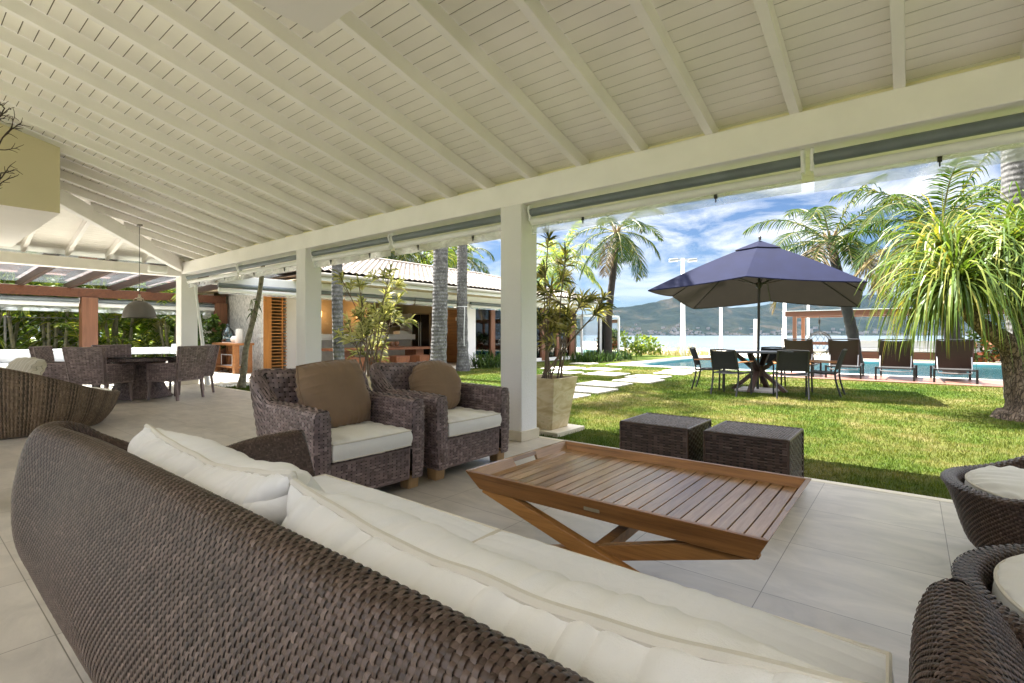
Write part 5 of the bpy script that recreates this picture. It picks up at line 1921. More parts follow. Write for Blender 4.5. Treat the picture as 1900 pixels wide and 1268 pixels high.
so_ = make_stool()
sl = ["wooden block stool hidden behind the pale shrub and the brown cushion", "wooden block stool second from the pale shrub, beside the brown square cushion", "wooden block stool between two others, in front of the kitchen table", "wooden block stool at the end nearest the fridge and the palm trunk"]
for i, (x, y) in enumerate(((-13.0, 8.75), (-12.95, 9.55), (-13.0, 10.4), (-13.0, 11.25))):
    if i == 0:
        so_.location = (x, y, 0); so_["label"] = sl[0]
    else:
        dup(so_, (x, y, 0), R((4, -6, 8)[i - 1]), sl[i])
wc = thing("wall_cabinet", "dark brown wall cabinet on the tan kitchen wall", "cabinet", (-17.05, 12.9, 1.45))
mb = MB(); mb.box(-.19, .19, -1.0, .75, 0, .72); mb.build("cabinet_box", simple("dark_cabinet", (.10, .055, .03), .5), wc)
for k in range(3):
    mb = MB(); mb.box(.191, .21, -.99 + .58 * k, -.99 + .58 * k + .565, .01, .71); mb.build("door", simple("dark_cabinet_door", (.12, .065, .035), .45), wc, bevel=.004)
lc = thing("kitchen_base_cabinet", "low brown base cabinet with pale worktop at the kitchen's back wall", "cabinet", (-16.95, 12.2, 0))
mb = MB(); mb.box(-.28, .28, -1.6, 1.7, 0, .86); mb.build("cabinet_box", simple("brown_base_cabinet", (.22, .15, .09), .5), lc)
mb = MB(); mb.box(-.30, .32, -1.62, 1.72, .861, .90); mb.build("worktop", WHITE_MET, lc, bevel=.004)
fr = thing("double_door_fridge", "dark double-door fridge with steel trim in the beige kitchen wall", "fridge", (-15.75, 13.75, 0))
mb = MB(); mb.box(-.56, .56, -.02, .245, .06, 2.0); mb.build("housing", simple("steel_housing", (.30, .26, .21), .35, .05, 5, 0, 60, .5), fr, bevel=.005)
for s in (-1, 1):
    mb = MB(); a, b = sorted((s * .03, s * .50)); mb.box(a, b, -.05, -.021, .12, 1.94); d = mb.build("door", simple("black_fridge_glass", (.015, .015, .017), .12), fr, bevel=.004)
    mb = MB(); mb.tube([(s * .06, -.085, .60), (s * .06, -.085, 1.62)], .018, 6); mb.build("handle", GREY_MET, d)
mb = MB(); mb.box(-.50, -.12, -.06, -.051, 1.05, 1.18); mb.build("control_panel", BLACK_MET, fr)
sv = thing("open_shelf_unit", "narrow white open shelf unit beside the dark fridge", "shelf", (-16.62, 13.72, 0))
mb = MB(); mb.box(-.26, -.235, -.15, .27, .05, 2.0); mb.box(.235, .26, -.15, .27, .05, 2.0); mb.box(-.234, .234, .24, .27, .05, 2.0); mb.build("carcass", WHITE_MET, sv)
for z in np.linspace(.08, 1.95, 7):
    mb = MB(); mb.box(-.234, .234, -.14, .238, z, z + .025); mb.build("shelf_board", WHITE_MET, sv)
mb = MB()
dr = thing("wooden_door", "orange-brown wooden door at the end of the kitchen between the palm trunks", "door", (-14.15, 13.96, 0))
mb.box(-.42, .42, -.02, .035, .02, 2.1); mb.build("door_leaf", wood("door_wood", (.16, .065, .018), (.34, .16, .05), 0, .4), dr, bevel=.004)
mb = MB(); mb.tube([(.33, -.06, .95), (.33, -.06, 1.10)], .012, 6); mb.build("handle", GREY_MET, dr)
mb = MB(); mb.box(-13.92, -13.80, 13.90, 13.935, 1.66, 1.80); tag(mb.build("wall_lamp_box", WHITE_MET, bevel=.01), "small white lamp box on the orange-brown wooden door", "lamp")


def glow():
    m = bpy.data.materials.new("warm_lit_glass"); m.use_nodes = True
    b = m.node_tree.nodes["Principled BSDF"]; b.inputs["Emission Color"].default_value = (1, .50, .16, 1); b.inputs["Emission Strength"].default_value = .55
    b.inputs["Base Color"].default_value = (.7, .45, .2, 1)
    return m


GLOW = glow()
for (y, lab) in ((10.0, "warm lit wall lamp in the kitchen, right beside the second column"), (11.75, "warm lit wall lamp seen through the pale variegated shrub")):
    t = thing("wall_sconce", lab, "wall lamp", (-17.22, y, 1.85), 0, "lit sconces on the tan kitchen wall")
    mb = MB(); mb.box(-.028, .01, -.06, .06, -.1, .12); mb.build("back_plate", GREY_MET, t)
    mb = MB(); mb.box(.012, .12, -.11, .11, -.08, .14); mb.build("lamp_glass", GLOW, t, bevel=.01)
    ld = bpy.data.lights.new("sconce_light", 'POINT'); ld.energy = 1.6; ld.color = (1, .62, .30); ld.shadow_soft_size = .08
    lo_ = bpy.data.objects.new("sconce_light", ld); COL.objects.link(lo_); lo_.parent = t; lo_.location = (.22, 0, .03)

# console by the stone wall, with its things
cs = thing("wooden_console", "brown wooden console table with lower shelf against the grey stone wall", "console table", (-15.72, 6.42, 0))
mb = MB(); mb.box(-.80, .80, -.27, .27, .80, .87); mb.build("tabletop", CONSOLEWOOD, cs, bevel=.006)
mb = MB(); mb.box(-.75, .75, -.24, .24, .15, .20); mb.build("shelf", CONSOLEWOOD, cs, bevel=.005)
for x in (-.72, .58):
    for y in (-.25, .11):
        mb = MB(); mb.box(x, x + .14, y, y + .14, 0, .799); mb.build("leg", CONSOLEWOOD, cs, bevel=.005)
mb = MB(); mb.lathe([(0, .872), (.11, .875), (.18, .97), (.20, 1.08), (.16, 1.22), (.06, 1.33), (.045, 1.42), (.055, 1.43), (.035, 1.42), (.05, 1.32), (.15, 1.21), (.19, 1.08), (.17, .97), (.10, .885), (0, .882)], 28, (-16.05, 6.42))
tag(mb.build("glass_vase", sheet_glass("aqua_vase_glass", (.62, .74, .78), 2.0)), "clear round-bellied glass vase on the wooden console", "vase")
mb = MB(); mb.tube([(-15.22, 6.40, .871), (-15.22, 6.40, 1.28)], .095, 20); tag(mb.build("white_cylinder_vase", WHITE_F), "plain white cylinder standing on the wooden console", "vase")
mb = MB(); mb.lathe([(0, .873), (.05, .88), (.09, .93), (.098, .97), (.09, 1.01), (.05, 1.06), (0, 1.068)], 20, (-15.52, 6.38)); tag(mb.build("white_ball", WHITE_F), "white ball ornament on the wooden console beside the cylinder", "ornament")
mb = MB(); mb.lathe([(0, .872), (.16, .874), (.17, .89), (0, .885)], 20, (-15.78, 6.33)); tag(mb.build("shallow_dish", WHITE_F), "shallow white dish between the glass vase and the ball", "dish")
mb = MB(); mb.box(-16.1, -15.35, 6.25, 6.6, .201, .21)
for (x, y) in ((-16.1, 6.25), (-15.36, 6.25), (-16.1, 6.59), (-15.36, 6.59)):
    mb.box(x, x + .01, y, y + .01, .211, .52)
mb.box(-16.1, -15.35, 6.25, 6.262, .521, .533); mb.box(-16.1, -15.35, 6.588, 6.60, .521, .533)
tag(mb.build("white_tray_stand", WHITE_MET), "thin white wire stand on the console's lower shelf", "stand")
pl2 = thing("wooden_planter", "brown wooden planter box with a leafy shrub beside the console", "planter", (-17.0, 6.2, 0))
mb = MB(); mb.box(-.45, .3, -.35, .35, 0, .62); mb.build("box", REDWOOD_Z, pl2, bevel=.01)
mb = MB(); r_ = np.random.default_rng(8)
c_ = np.array([(r_.uniform(-.5, .55), r_.uniform(-.45, .45), r_.uniform(.7, 1.7)) for _ in range(90)])
leaf_rosettes(mb, c_, [(r_.normal(), r_.normal(), .6) for _ in range(90)], 14, (.10, .18), (.022, .036), .35, 71)
mb.build("foliage", SHRUB, pl2, smooth=False)

# glazed corner past the pavilion
gs = thing("glass_corner_screen", "white-framed glass screen at the far end of the pavilion beside the coconut palm", "glass screen", (-11.2, 21.6, LZ))
A0, A1, A2 = np.array((-.9, -1.2, 0)), np.array((-.15, 1.1, 0)), np.array((-3.4, 1.6, 0))
for p in (A0, A1, A2, A0 * .5 + A1 * .5):
    mb = MB(); mb.bar(p, p + (0, 0, 2.02), .09, .09); mb.build("post", WHITE_MET, gs)
for a, b in ((A0, A1), (A1, A2)):
    mb = MB(); mb.bar(a + (0, 0, 2.06), b + (0, 0, 2.06), .10, .08); mb.build("top_rail", WHITE_MET, gs)
    mb = MB(); mb.bar(a + (0, 0, 1.03), b + (0, 0, 1.03), .012, 1.96); mb.build("glass_pane", sheet_glass("blue_green_pane", (.72, .82, .84), 1.0), gs)
mb = MB(); mb.hexa([tuple(p) for p in (A0 + (0, 0, 2.11), A1 + (0, 0, 2.11), A2 + (0, 0, 2.11), np.array((-3.4, -1.2, 2.11)), A0 + (0, 0, 2.13), A1 + (0, 0, 2.13), A2 + (0, 0, 2.13), np.array((-3.4, -1.2, 2.13)))]); mb.build("glass_roof", GLASS_ROOF, gs)

# ------------------------------------------------------------------ palms
def frond(mbs, mbl, base, az_, el, L, bend, nl, ll, r, hang=.5, width=.016, twist=0, tip=.5):
    """one feather leaf: stalk in mbs, leaflets in mbl"""
    k = 12
    d = np.array((math.cos(az_) * math.cos(el), math.sin(az_) * math.cos(el), math.sin(el)))
    pts = [np.array(base, float)]; dirs = [d]
    for i in range(k):
        d = d + np.array((0, 0, -bend / k * (0.5 + 1.3 * i / k))) + r.normal(size=3) * .015
        d /= np.linalg.norm(d)
        pts.append(pts[-1] + d * L / k); dirs.append(d)
    pts, dirs = np.array(pts), np.array(dirs)
    mbs.tube(pts, np.linspace(.028, .006, k + 1) * L / 2.6, 4, cap=False)
    t = np.repeat(np.linspace(.14, .995, nl), 2)
    sgn = np.tile((1, -1), nl)
    n = len(t)
    f = t * k; i0 = np.minimum(f.astype(int), k - 1); fr_ = (f - i0)[:, None]
    p = pts[i0] * (1 - fr_) + pts[i0 + 1] * fr_
    dd = dirs[i0] * (1 - fr_) + dirs[i0 + 1] * fr_
    side = np.cross(dd, (0, 0, 1.)); side /= np.linalg.norm(side, axis=1, keepdims=True) + 1e-6
    up = np.cross(side, dd)
    ld = side * sgn[:, None] * .85 + dd * (.40 + .5 * t[:, None]) + up * (.28 - hang * .2) + r.normal(size=(n, 3)) * .09
    ld /= np.linalg.norm(ld, axis=1, keepdims=True)
    l = ll * (np.sin(np.clip(t * .86 + .12, 0, 1) * math.pi) ** .6) * r.uniform(.85, 1.12, n)
    s = np.array((0, .34, .68, 1.0))
    g = np.array((0, 0, -1.)) * hang
    P = p[:, None] + ld[:, None] * (l[:, None] * s)[..., None] + g * (l[:, None] * s ** 2)[..., None] * r.uniform(.6, 1.25, n)[:, None, None]
    wv = np.cross(ld, up * .8 + r.normal(size=(n, 3)) * .35); wv /= np.linalg.norm(wv, axis=1, keepdims=True) + 1e-6
    W = wv[:, None] * (width * np.array((.6, 1, .8, .08)))[None, :, None]
    mbl.strips(P, W)


def palm(name, label, pts, r0, r1, nf, L, seed, leafmat=PALM_LEAF, ll=.62, nl=52, el=(-.5, 1.25), bend=1.5, hang=.55, width=.016, group=None, dry=2, cat="palm tree", barkmat=PALMBARK, aim=None):
    r = np.random.default_rng(seed)
    pts = np.array(pts, float)
    t = thing(name, label, cat, tuple(pts[0]), 0, group)
    o = pts[0].copy()
    q = smoothpath(pts - o, 40) if len(pts) > 2 else np.linspace(pts[0] - o, pts[1] - o, 40)
    rad = np.linspace(r0, r1, 40) * (1 + .035 * np.sin(np.arange(40) * 2.1) + r.normal(size=40) * .02)
    rad[:5] *= np.linspace(1.25, 1, 5)
    mb = MB(); mb.tube(q, rad, 14); mb.build("trunk", barkmat, t)
    if nf:
        top = q[-1]
        ms, ml, md = MB(), MB(), MB()
        for k in range(nf):
            a = k * 2.39996 + r.uniform(-.2, .2)
            e = el[1] - (el[1] - el[0]) * (k / max(1, nf - 1)) ** .9 + r.uniform(-.12, .12)
            if aim is not None and k % 3 == 0:
                a = aim + r.uniform(-.5, .5)
            b = top + np.array((math.cos(a), math.sin(a), 0)) * r1 * .7 + np.array((0, 0, -.12 * k / nf))
            frond(ms, md if k >= nf - dry else ml, b, a, e, L * r.uniform(.85, 1.08), bend * r.uniform(.8, 1.2), nl, ll, r, hang * r.uniform(.8, 1.4), width)
        ms.build("leaf_stalks", PALM_STEM, t)
        ml.build("crown", leafmat, t, smooth=False)
        if dry:
            md.build("dry_fronds", PALM_DRY, t, smooth=False)
        mh = MB()
        for k in range(7):
            a = k * 2.4
            mh.tube([top + (0, 0, -.35), top + (math.cos(a) * .09, math.sin(a) * .09, -.1), top + (math.cos(a) * .24, math.sin(a) * .24, .28)], [.07, .06, .02], 6)
        mh.build("crown_sheath", simple("fibrous_sheath", (.24, .17, .09), .9, .3, 12), t)
    return t


palm("coconut_palm", "slender coconut palm beyond the glass screen, left of the floodlight pole", [(-11.42, 21.7, LZ), (-11.38, 21.75, 2.2), (-11.15, 21.85, 4.6), (-11.05, 21.9, 6.1)], .19, .135, 16, 2.7, 1, el=(-.7, .95), bend=1.45, ll=.62, dry=1, barkmat=COCOBARK)
palm("coconut_palm", "coconut palm rising behind the parasol's right side, dry fronds under its crown", [(-1.62, 22.95, LZ), (-1.75, 22.9, 1.2), (-2.15, 22.6, 3.3), (-2.42, 22.4, 4.75)], .21, .155, 19, 3.1, 5, el=(-.45, 1.2), bend=1.5, ll=.80, dry=4, barkmat=COCOBARK, width=.02)
palm("coconut_palm", "broad coconut palm crown right behind the spiky tree", [(1.0, 19.7, LZ), (.9, 19.7, 2.2), (.68, 19.6, 4.35)], .22, .17, 22, 3.0, 9, el=(-.4, 1.2), bend=1.3, ll=.78, dry=5, barkmat=COCOBARK, width=.02)
palm("coconut_palm", "coconut palm farther back, mostly hidden behind the spiky tree's crown", [(4.2, 22.5, LZ), (4.0, 22.4, 5.2)], .22, .17, 26, 3.0, 15, el=(-.7, 1.2), bend=1.3, ll=.72, dry=3, barkmat=COCOBARK)
palm("royal_palm", "thick grey palm trunk in front of the spiky tree at the right edge", [(1.62, 12.75, LZ), (1.50, 12.7, 3.8), (1.45, 12.7, 9.5)], .24, .20, 14, 3.2, 21, el=(-.3, 1.1), dry=0)
palm("royal_palm", "thickest grey palm trunk before the kitchen fridge, its crown out of sight", [(-9.98, 9.30, LZ), (-9.93, 9.35, 3), (-9.9, 9.35, 10.5)], .215, .185, 14, 3.0, 31, el=(-.3, 1.1), dry=0, group="grey palm trunks in front of the kitchen pavilion")
palm("royal_palm", "slimmer grey palm trunk with a string tied round it, before the kitchen door", [(-11.18, 11.5, LZ), (-11.22, 11.5, 3), (-11.2, 11.6, 10.8)], .185, .145, 14, 3.0, 32, el=(-.3, 1.1), dry=0, group="grey palm trunks in front of the kitchen pavilion")
palm("royal_palm", "grey palm trunk behind the pale variegated shrub by the second column", [(-10.25, 6.5, LZ), (-10.35, 6.5, 3), (-10.3, 6.6, 10)], .13, .11, 14, 3.0, 33, el=(-.3, 1.1), dry=0, group="grey palm trunks in front of the kitchen pavilion")
mb = MB(); mb.tube(smoothpath([(-11.02, 11.40, 2.0), (-10.99, 11.38, 1.75), (-11.0, 11.36, 1.2), (-10.99, 11.36, .75)], 12), .012, 5)
mb.tube(np.stack([-11.22 + .175 * np.cos(aa), 11.5 + .175 * np.sin(aa), np.full(30, 2.0)], -1), .012, 5, closed=True)
tag(mb.build("tied_string", WHITE_F), "white string tied round the slimmer grey palm trunk", "string")
# palms behind the pavilion roof
spots = [(-19.5, 9.8, 5.0, 2.6), (-20.2, 12.4, 5.6, 2.8), (-19.6, 15.2, 5.4, 2.6), (-20.0, 18.4, 5.6, 2.8), (-21.5, 21.5, 5.8, 2.8), (-22.5, 16.8, 6.2, 3.0), (-22.0, 11.0, 6.0, 2.8), (-15.5, 23.5, 5.2, 2.8)]
bl = ["feathery palm crown above the pavilion roof, close to the second column", "palm crown above the pavilion roof, just left of the thickest palm trunk", "palm crown above the pavilion roof between the two tall grey trunks", "palm crown above the pavilion roof, just right of the slimmer grey trunk", "palm crown above the pavilion roof farthest right, next to the nearest column", "tall palm crown behind the others above the middle of the pavilion roof", "tall palm crown behind the others near the left end of the pavilion roof", "palm crown right beside the nearest column, past the pavilion roof's end"]
for i, ((x, y, h, L_), lab) in enumerate(zip(spots, bl)):
    palm("feather_palm", lab, [(x, y, LZ), (x + .1, y, h)], .14, .10, 20, L_, 50 + i, leafmat=ARECA if i % 2 else PALM_LEAF, ll=.60, nl=44, el=(-.4, 1.3), bend=1.5, width=.02, group="palms behind the pavilion roof", dry=1)

# areca clumps behind the wooden pergola
def areca(label, x, y, n, h, seed):
    r = np.random.default_rng(seed)
    t = thing("areca_palm_clump", label, "palm clump", (x, y, LZ), 0, "areca palms behind the wooden pergola")
    mst, msk, ml = MB(), MB(), MB()
    for k in range(n):
        b = np.array((r.normal() * .35, r.normal() * .35, 0)); lean = np.array((b[0] * 1.1 + r.normal() * .25, b[1] * 1.1 + r.normal() * .25, h * r.uniform(.4, 1.0)))
        pts = smoothpath([b, b * .7 + lean * .5 + (0, 0, -.05), lean + b * .4], 8)
        mst.tube(pts, np.linspace(.055, .035, 8), 6)
        for j in range(7):
            frond(msk, ml, pts[-1] + (0, 0, -.08 * j), r.uniform(0, 6.28), r.uniform(.35, 1.3), r.uniform(1.3, 2.1), r.uniform(1.0, 1.9), 26, .42, r, .4, .020)
    for k in range(5):   # young growth from the ground
        for j in range(4):
            frond(msk, ml, (r.normal() * .4, r.normal() * .4, .1), r.uniform(0, 6.28), r.uniform(.8, 1.4), r.uniform(.9, 1.7), r.uniform(1.0, 1.7), 22, .38, r, .4, .018)
    mst.build("stems", ARECA_STEM, t); msk.build("leaf_stalks", PALM_STEM, t); ml.build("fronds", ARECA, t, smooth=False)


ar = [(-19.6, 3.1, 7, 3.2, "areca clump right behind the wooden post, thick pale stems"), (-19.9, 4.6, 8, 3.4, "areca clump past the wooden post, left of the pendant lamp"), (-19.6, 6.1, 8, 3.2, "areca clump behind the pendant lamp"), (-20.6, 1.6, 7, 3.4, "areca clump before the wooden post, above the white bench"), (-20.0, .4, 8, 3.3, "areca clump in the middle of the opening left of the wooden post"), (-20.3, -1.2, 8, 3.4, "areca clump at the picture's left edge, second from the wire fence"),
      (-19.4, 7.6, 7, 3.2, "areca clump behind the leaning white pole and the planter"), (-21.6, 3.8, 8, 4.2, "taller areca clump in the second row behind the wooden post"), (-21.8, 6.8, 8, 4.2, "taller areca clump in the second row near the corner column"), (-21.8, -.4, 8, 4.4, "taller areca clump in the second row near the left edge")]
for i, (x, y, n, h, lab) in enumerate(ar):
    areca(lab, x, y, n, h, 200 + i)


def leafmass(name, label, cat, loc, blobs, nleaf, size, mat, seed, trunk=None, group=None):
    r = np.random.default_rng(seed)
    t = thing(name, label, cat, loc, 0, group)
    mb = MB()
    for (cx, cy, cz, rx, ry, rz) in blobs:
        n = int(nleaf * rx * ry * rz ** .5)
        d = r.normal(size=(n, 3)); d /= np.linalg.norm(d, axis=1, keepdims=True)
        rad = r.uniform(.35, 1.0, n) ** .5
        lump = 1 + .22 * np.sin(d[:, 0] * 5 + cx * 3) * np.cos(d[:, 1] * 4 + cz * 5)
        c = np.array((cx, cy, cz)) + d * rad[:, None] * np.array((rx, ry, rz)) * lump[:, None]
        ld = d * .6 + r.normal(size=(n, 3)) * .7 + (0, 0, -.15); ld /= np.linalg.norm(ld, axis=1, keepdims=True)
        sd = np.cross(ld, r.normal(size=(n, 3))); sd /= np.linalg.norm(sd, axis=1, keepdims=True) + 1e-6
        s = size * r.uniform(.6, 1.3, n)
        P = c[:, None] + ld[:, None] * (np.array((-.5, .05, .5))[None, :, None] * s[:, None, None])
        W = sd[:, None] * (np.array((.1, .32, .03))[None, :, None] * s[:, None, None])
        mb.strips(P, W)
    mb.build("foliage" if not trunk else "crown", mat, t, smooth=False)
    if trunk:
        m2 = MB()
        for (pts, r0, r1) in trunk:
            q = smoothpath(pts, 12) if len(pts) > 2 else np.linspace(pts[0], pts[1], 12)
            m2.tube(q, np.linspace(r0, r1, 12), 8)
        m2.build("trunk", BARK, t)
    return t


for i, (y, rx, mt, lab) in enumerate(((-5.5, 1.6, SHRUB, "dense dark hedge tree at the far left behind the wire fence"), (-2.0, 1.7, SHRUB_L, "bright leafy tree behind the areca clumps at the left edge"), (2.2, 1.7, SHRUB, "dark leafy tree behind the wooden post"), (5.8, 1.7, SHRUB_L, "bright leafy tree behind the pendant lamp"), (9.2, 1.7, SHRUB, "dark leafy tree behind the stone wall"))):
    leafmass("broadleaf_tree", lab, "tree", (-25.5, y, LZ), [(0, -.4, .9, 1.3, 1.3, 1.1), (.3, .9, 2.6, 1.4, 1.4, 1.2), (-.2, -.7, 3.9, 1.3, 1.4, 1.1)], 420, .30, mt, 300 + i, [([(0, 0, 0), (.1, .1, 2.5), (0, 0, 5)], .16, .06), ([(0, 0, 2), (.4, .8, 3.4)], .07, .03), ([(0, 0, 2.4), (.2, -.8, 4)], .07, .03)], "leafy trees behind the areca palms")
for i, (y, lab) in enumerate(((-9, "sunlit leafy tree far behind the fence at the picture's left edge"), (-4.2, "sunlit leafy tree far behind the fence, seen over the white bench"), (.8, "sunlit leafy tree far behind the wooden post"), (5.6, "sunlit leafy tree far behind the pendant lamp"), (10.5, "sunlit leafy tree far behind the stone wall"))):
    leafmass("broadleaf_tree", lab, "tree", (-33, y, LZ), [(0, -1, 1.2, 1.6, 2.0, 1.6), (.3, 1.3, 1.6, 1.6, 2.0, 1.8), (-.2, -.2, 3.8, 1.8, 2.4, 1.9), (.2, .8, 6, 1.6, 2.1, 1.4)], 300, .36, SHRUB_L, 320 + i, [([(0, 0, 0), (.1, .1, 3), (0, 0, 5)], .2, .08)], "leafy trees behind the areca palms")
# wire fence
mb = MB()
for k in np.arange(-8, 3.0, .22):
    for s in (1, -1):
        y0 = k
        mb.tube([(0, y0, .02), (0, y0 + s * 1.6, 1.62)], .0045, 3, cap=False)
for y in (-7.9, -4.6, -1.3, 2.0):
    mb.tube([(0, y, 0), (0, y, 1.7)], .03, 6)
mb.tube([(0, -8, 1.64), (0, 4.5, 1.64)], .012, 4)
tag(mb.build("chain_link_fence", simple("dull_fence_wire", (.16, .16, .15), .6), loc=(-19.0, 0, LZ)), "grey chain-link fence behind the white bench sofa", "fence")

# thin leaning tree by the patio
tt_ = thing("thin_leaning_tree", "thin leaning bare-trunked tree growing in the lawn corner near the console", "tree", (-11.33, 4.80, LZ))
mb = MB(); q = smoothpath([(0, 0, 0), (.10, .02, .45), (.16, .03, .85), (.42, .06, 1.45), (.62, .10, 2.0), (.70, .14, 2.6), (.8, .2, 3.6)], 40)
mb.tube(q, np.linspace(.072, .036, 40) * (1 + .05 * np.sin(np.arange(40) * 1.3)) * np.where(np.arange(40) < 4, 1.3 - .07 * np.arange(40), 1), 10); mb.build("trunk", simple("mottled_tree_bark", (.20, .18, .13), .9, .5, 14, .8, 30), tt_)
mb = MB(); leaf_rosettes(mb, [q[22], q[23], q[24], q[21], q[20], q[25]], [(.5, .2, -.2), (.6, -.1, .0), (.3, .4, -.3), (.4, .2, -.6), (.2, .1, -.5), (.5, 0, .2)], 9, (.10, .22), (.010, .016), .5, 81)
r_ = np.random.default_rng(17); cc = q[-1] + r_.normal(size=(40, 3)) * (.5, .5, .35) + (0, 0, .3)
leaf_rosettes(mb, cc, r_.normal(size=(40, 3)) + (0, 0, .5), 16, (.12, .22), (.02, .03), .4, 82)
mb.build("leaves", SHRUB, tt_, smooth=False)
mb = MB(); r_ = np.random.default_rng(4)
n = 900
ts = r_.uniform(0, 1, n)
px_ = np.where(ts < .22, -12.0 + r_.uniform(-.12, .25, n), -12.0 + r_.uniform(-.10, .22, n)); py_ = 4.6 + ts * 8.3
for k in range(n):
    s = r_.uniform(.02, .045); c = np.array((px_[k], py_[k], LZ + .012))
    mb.add(c + np.array([(s, 0, 0), (-s, 0, 0), (0, s, 0), (0, -s, 0), (0, 0, s * .7), (0, 0, -s * .7)]) * r_.uniform(.7, 1.2, (6, 1)), tris=[(0, 2, 4), (2, 1, 4), (1, 3, 4), (3, 0, 4), (2, 0, 5), (1, 2, 5), (3, 1, 5), (0, 3, 5)])
tag(mb.build("pebble_strip", PEBBLE), "strip of small white pebbles along the patio edge", "pebbles", kind="stuff")

# strap-leaved clumps, shrubs and hedge
def strap_clump(name, label, loc, n, L, w, seed, mat=BLADE, sx=.25, sy=.25, droop=.55, el=(.7, 1.45), group=None):
    r = np.random.default_rng(seed)
    t = thing(name, label, "plant", loc, 0, group)
    s = np.linspace(0, 1, 5)
    a = r.uniform(0, 6.283, n); e = r.uniform(*el, n); l = r.uniform(*L, n)
    d = np.stack([np.cos(a) * np.cos(e), np.sin(a) * np.cos(e), np.sin(e)], -1)
    b = np.stack([r.normal(size=n) * sx, r.normal(size=n) * sy, np.zeros(n)], -1)
    P = b[:, None] + d[:, None] * (l[:, None] * s)[..., None] + np.array((0, 0, -1.)) * (l[:, None] * s ** 2.4 * droop * r.uniform(.5, 1.3, n)[:, None])[..., None]
    sd = np.cross(d, (0, 0, 1.)); sd /= np.linalg.norm(sd, axis=1, keepdims=True) + 1e-6
    mb = MB(); mb.strips(P, sd[:, None] * (w * np.array((.8, 1, .9, .6, .06)))[None, :, None]); mb.build("leaves", mat, t, smooth=False)
    return t


g_ = "dark strap-leaved clumps along the pavilion"
strap_clump("strap_leaf_plant", "dark strap-leaved clump under the red-posted windows, nearest the grey palm trunk", (-11.75, 13.2, LZ), 150, (.7, 1.15), .02, 401, group=g_)
strap_clump("strap_leaf_plant", "dark strap-leaved clump under the red-posted windows, nearest the white column", (-11.7, 14.3, LZ), 150, (.7, 1.1), .02, 402, group=g_)
strap_clump("strap_leaf_plant", "dark strap-leaved clump behind the dracaena's lower stems", (-10.95, 18.6, LZ), 170, (.6, .95), .02, 403, sx=.4, group=g_)
strap_clump("strap_leaf_plant", "dark strap-leaved clump in the middle of the bed by the glass screen", (-10.75, 19.8, LZ), 170, (.6, .95), .02, 404, sx=.35, sy=.4, group=g_)
strap_clump("strap_leaf_plant", "dark strap-leaved clump at the corner post of the glass screen", (-10.9, 21.7, LZ), 170, (.6, .9), .02, 405, sx=.35, sy=.4, group=g_)
leafmass("round_shrub", "small bright round shrub beside the glass screen's corner post", "shrub", (-11.3, 25.6, LZ), [(0, 0, .65, .75, .75, .55), (.5, .2, .45, .5, .5, .4), (-.4, 0, .4, .5, .5, .4)], 900, .17, SHRUB_L, 411)
leafmass("leafy_shrub", "feathery green shrub seen through the glass screen", "shrub", (-13.2, 24.2, LZ), [(0, 0, .8, .9, .7, .8), (.8, .6, .7, .7, .7, .7)], 700, .18, SHRUB_L, 412)
leafmass("red_leaved_hedge", "low hedge with red and green leaves beyond the pool's right end", "hedge", (3.2, 29.0, LZ), [(-.9, 0, .45, .8, .6, .55), (.2, .2, .5, .8, .6, .6), (1.3, .4, .5, .8, .6, .6)], 700, .18, RED_FL, 413)
leafmass("green_hedge", "dark green hedge behind the red-leaved hedge, right of the beach pergola", "hedge", (4.2, 30.4, LZ), [(-2, 0, .6, 1.0, .7, .75), (-.6, .2, .7, 1.1, .7, .8), (1.0, .3, .8, 1.2, .8, .9), (2.6, .6, .8, 1.2, .8, .9)], 600, .2, SHRUB, 414)
leafmass("garden_tree", "light green leafy tree far behind the spiky tree's trunk", "tree", (5.2, 25.5, LZ), [(0, 0, 2.2, 1.6, 1.4, 1.6), (.8, .5, 3.4, 1.4, 1.3, 1.2)], 500, .2, SHRUB_L, 415, [([(0, 0, 0), (.1, 0, 2.6)], .12, .06)])
mb = MB(); r_ = np.random.default_rng(6); n = 1500
bx = r_.uniform(-14, -8.5, n); byy = r_.uniform(27.0, 29.8, n)
d = np.stack([r_.normal(size=n) * .3, r_.normal(size=n) * .3, np.ones(n)], -1); l = r_.uniform(.15, .5, n) * (1 + .5 * (np.sin(bx * 3) > .6))
s = np.array((0, .5, 1.0)); P = np.stack([bx, byy, np.full(n, LZ)], -1)[:, None] + d[:, None] * (l[:, None] * s)[..., None]
sd = np.cross(d, r_.normal(size=(n, 3))); sd /= np.linalg.norm(sd, axis=1, keepdims=True)
mb.strips(P, sd[:, None] * (.012 * np.array((1, .8, .1)))[None, :, None])
tag(mb.build("dune_grass", DRYGRASS, smooth=False), "dry dune grass at the edge of the beach", "grass", kind="stuff")

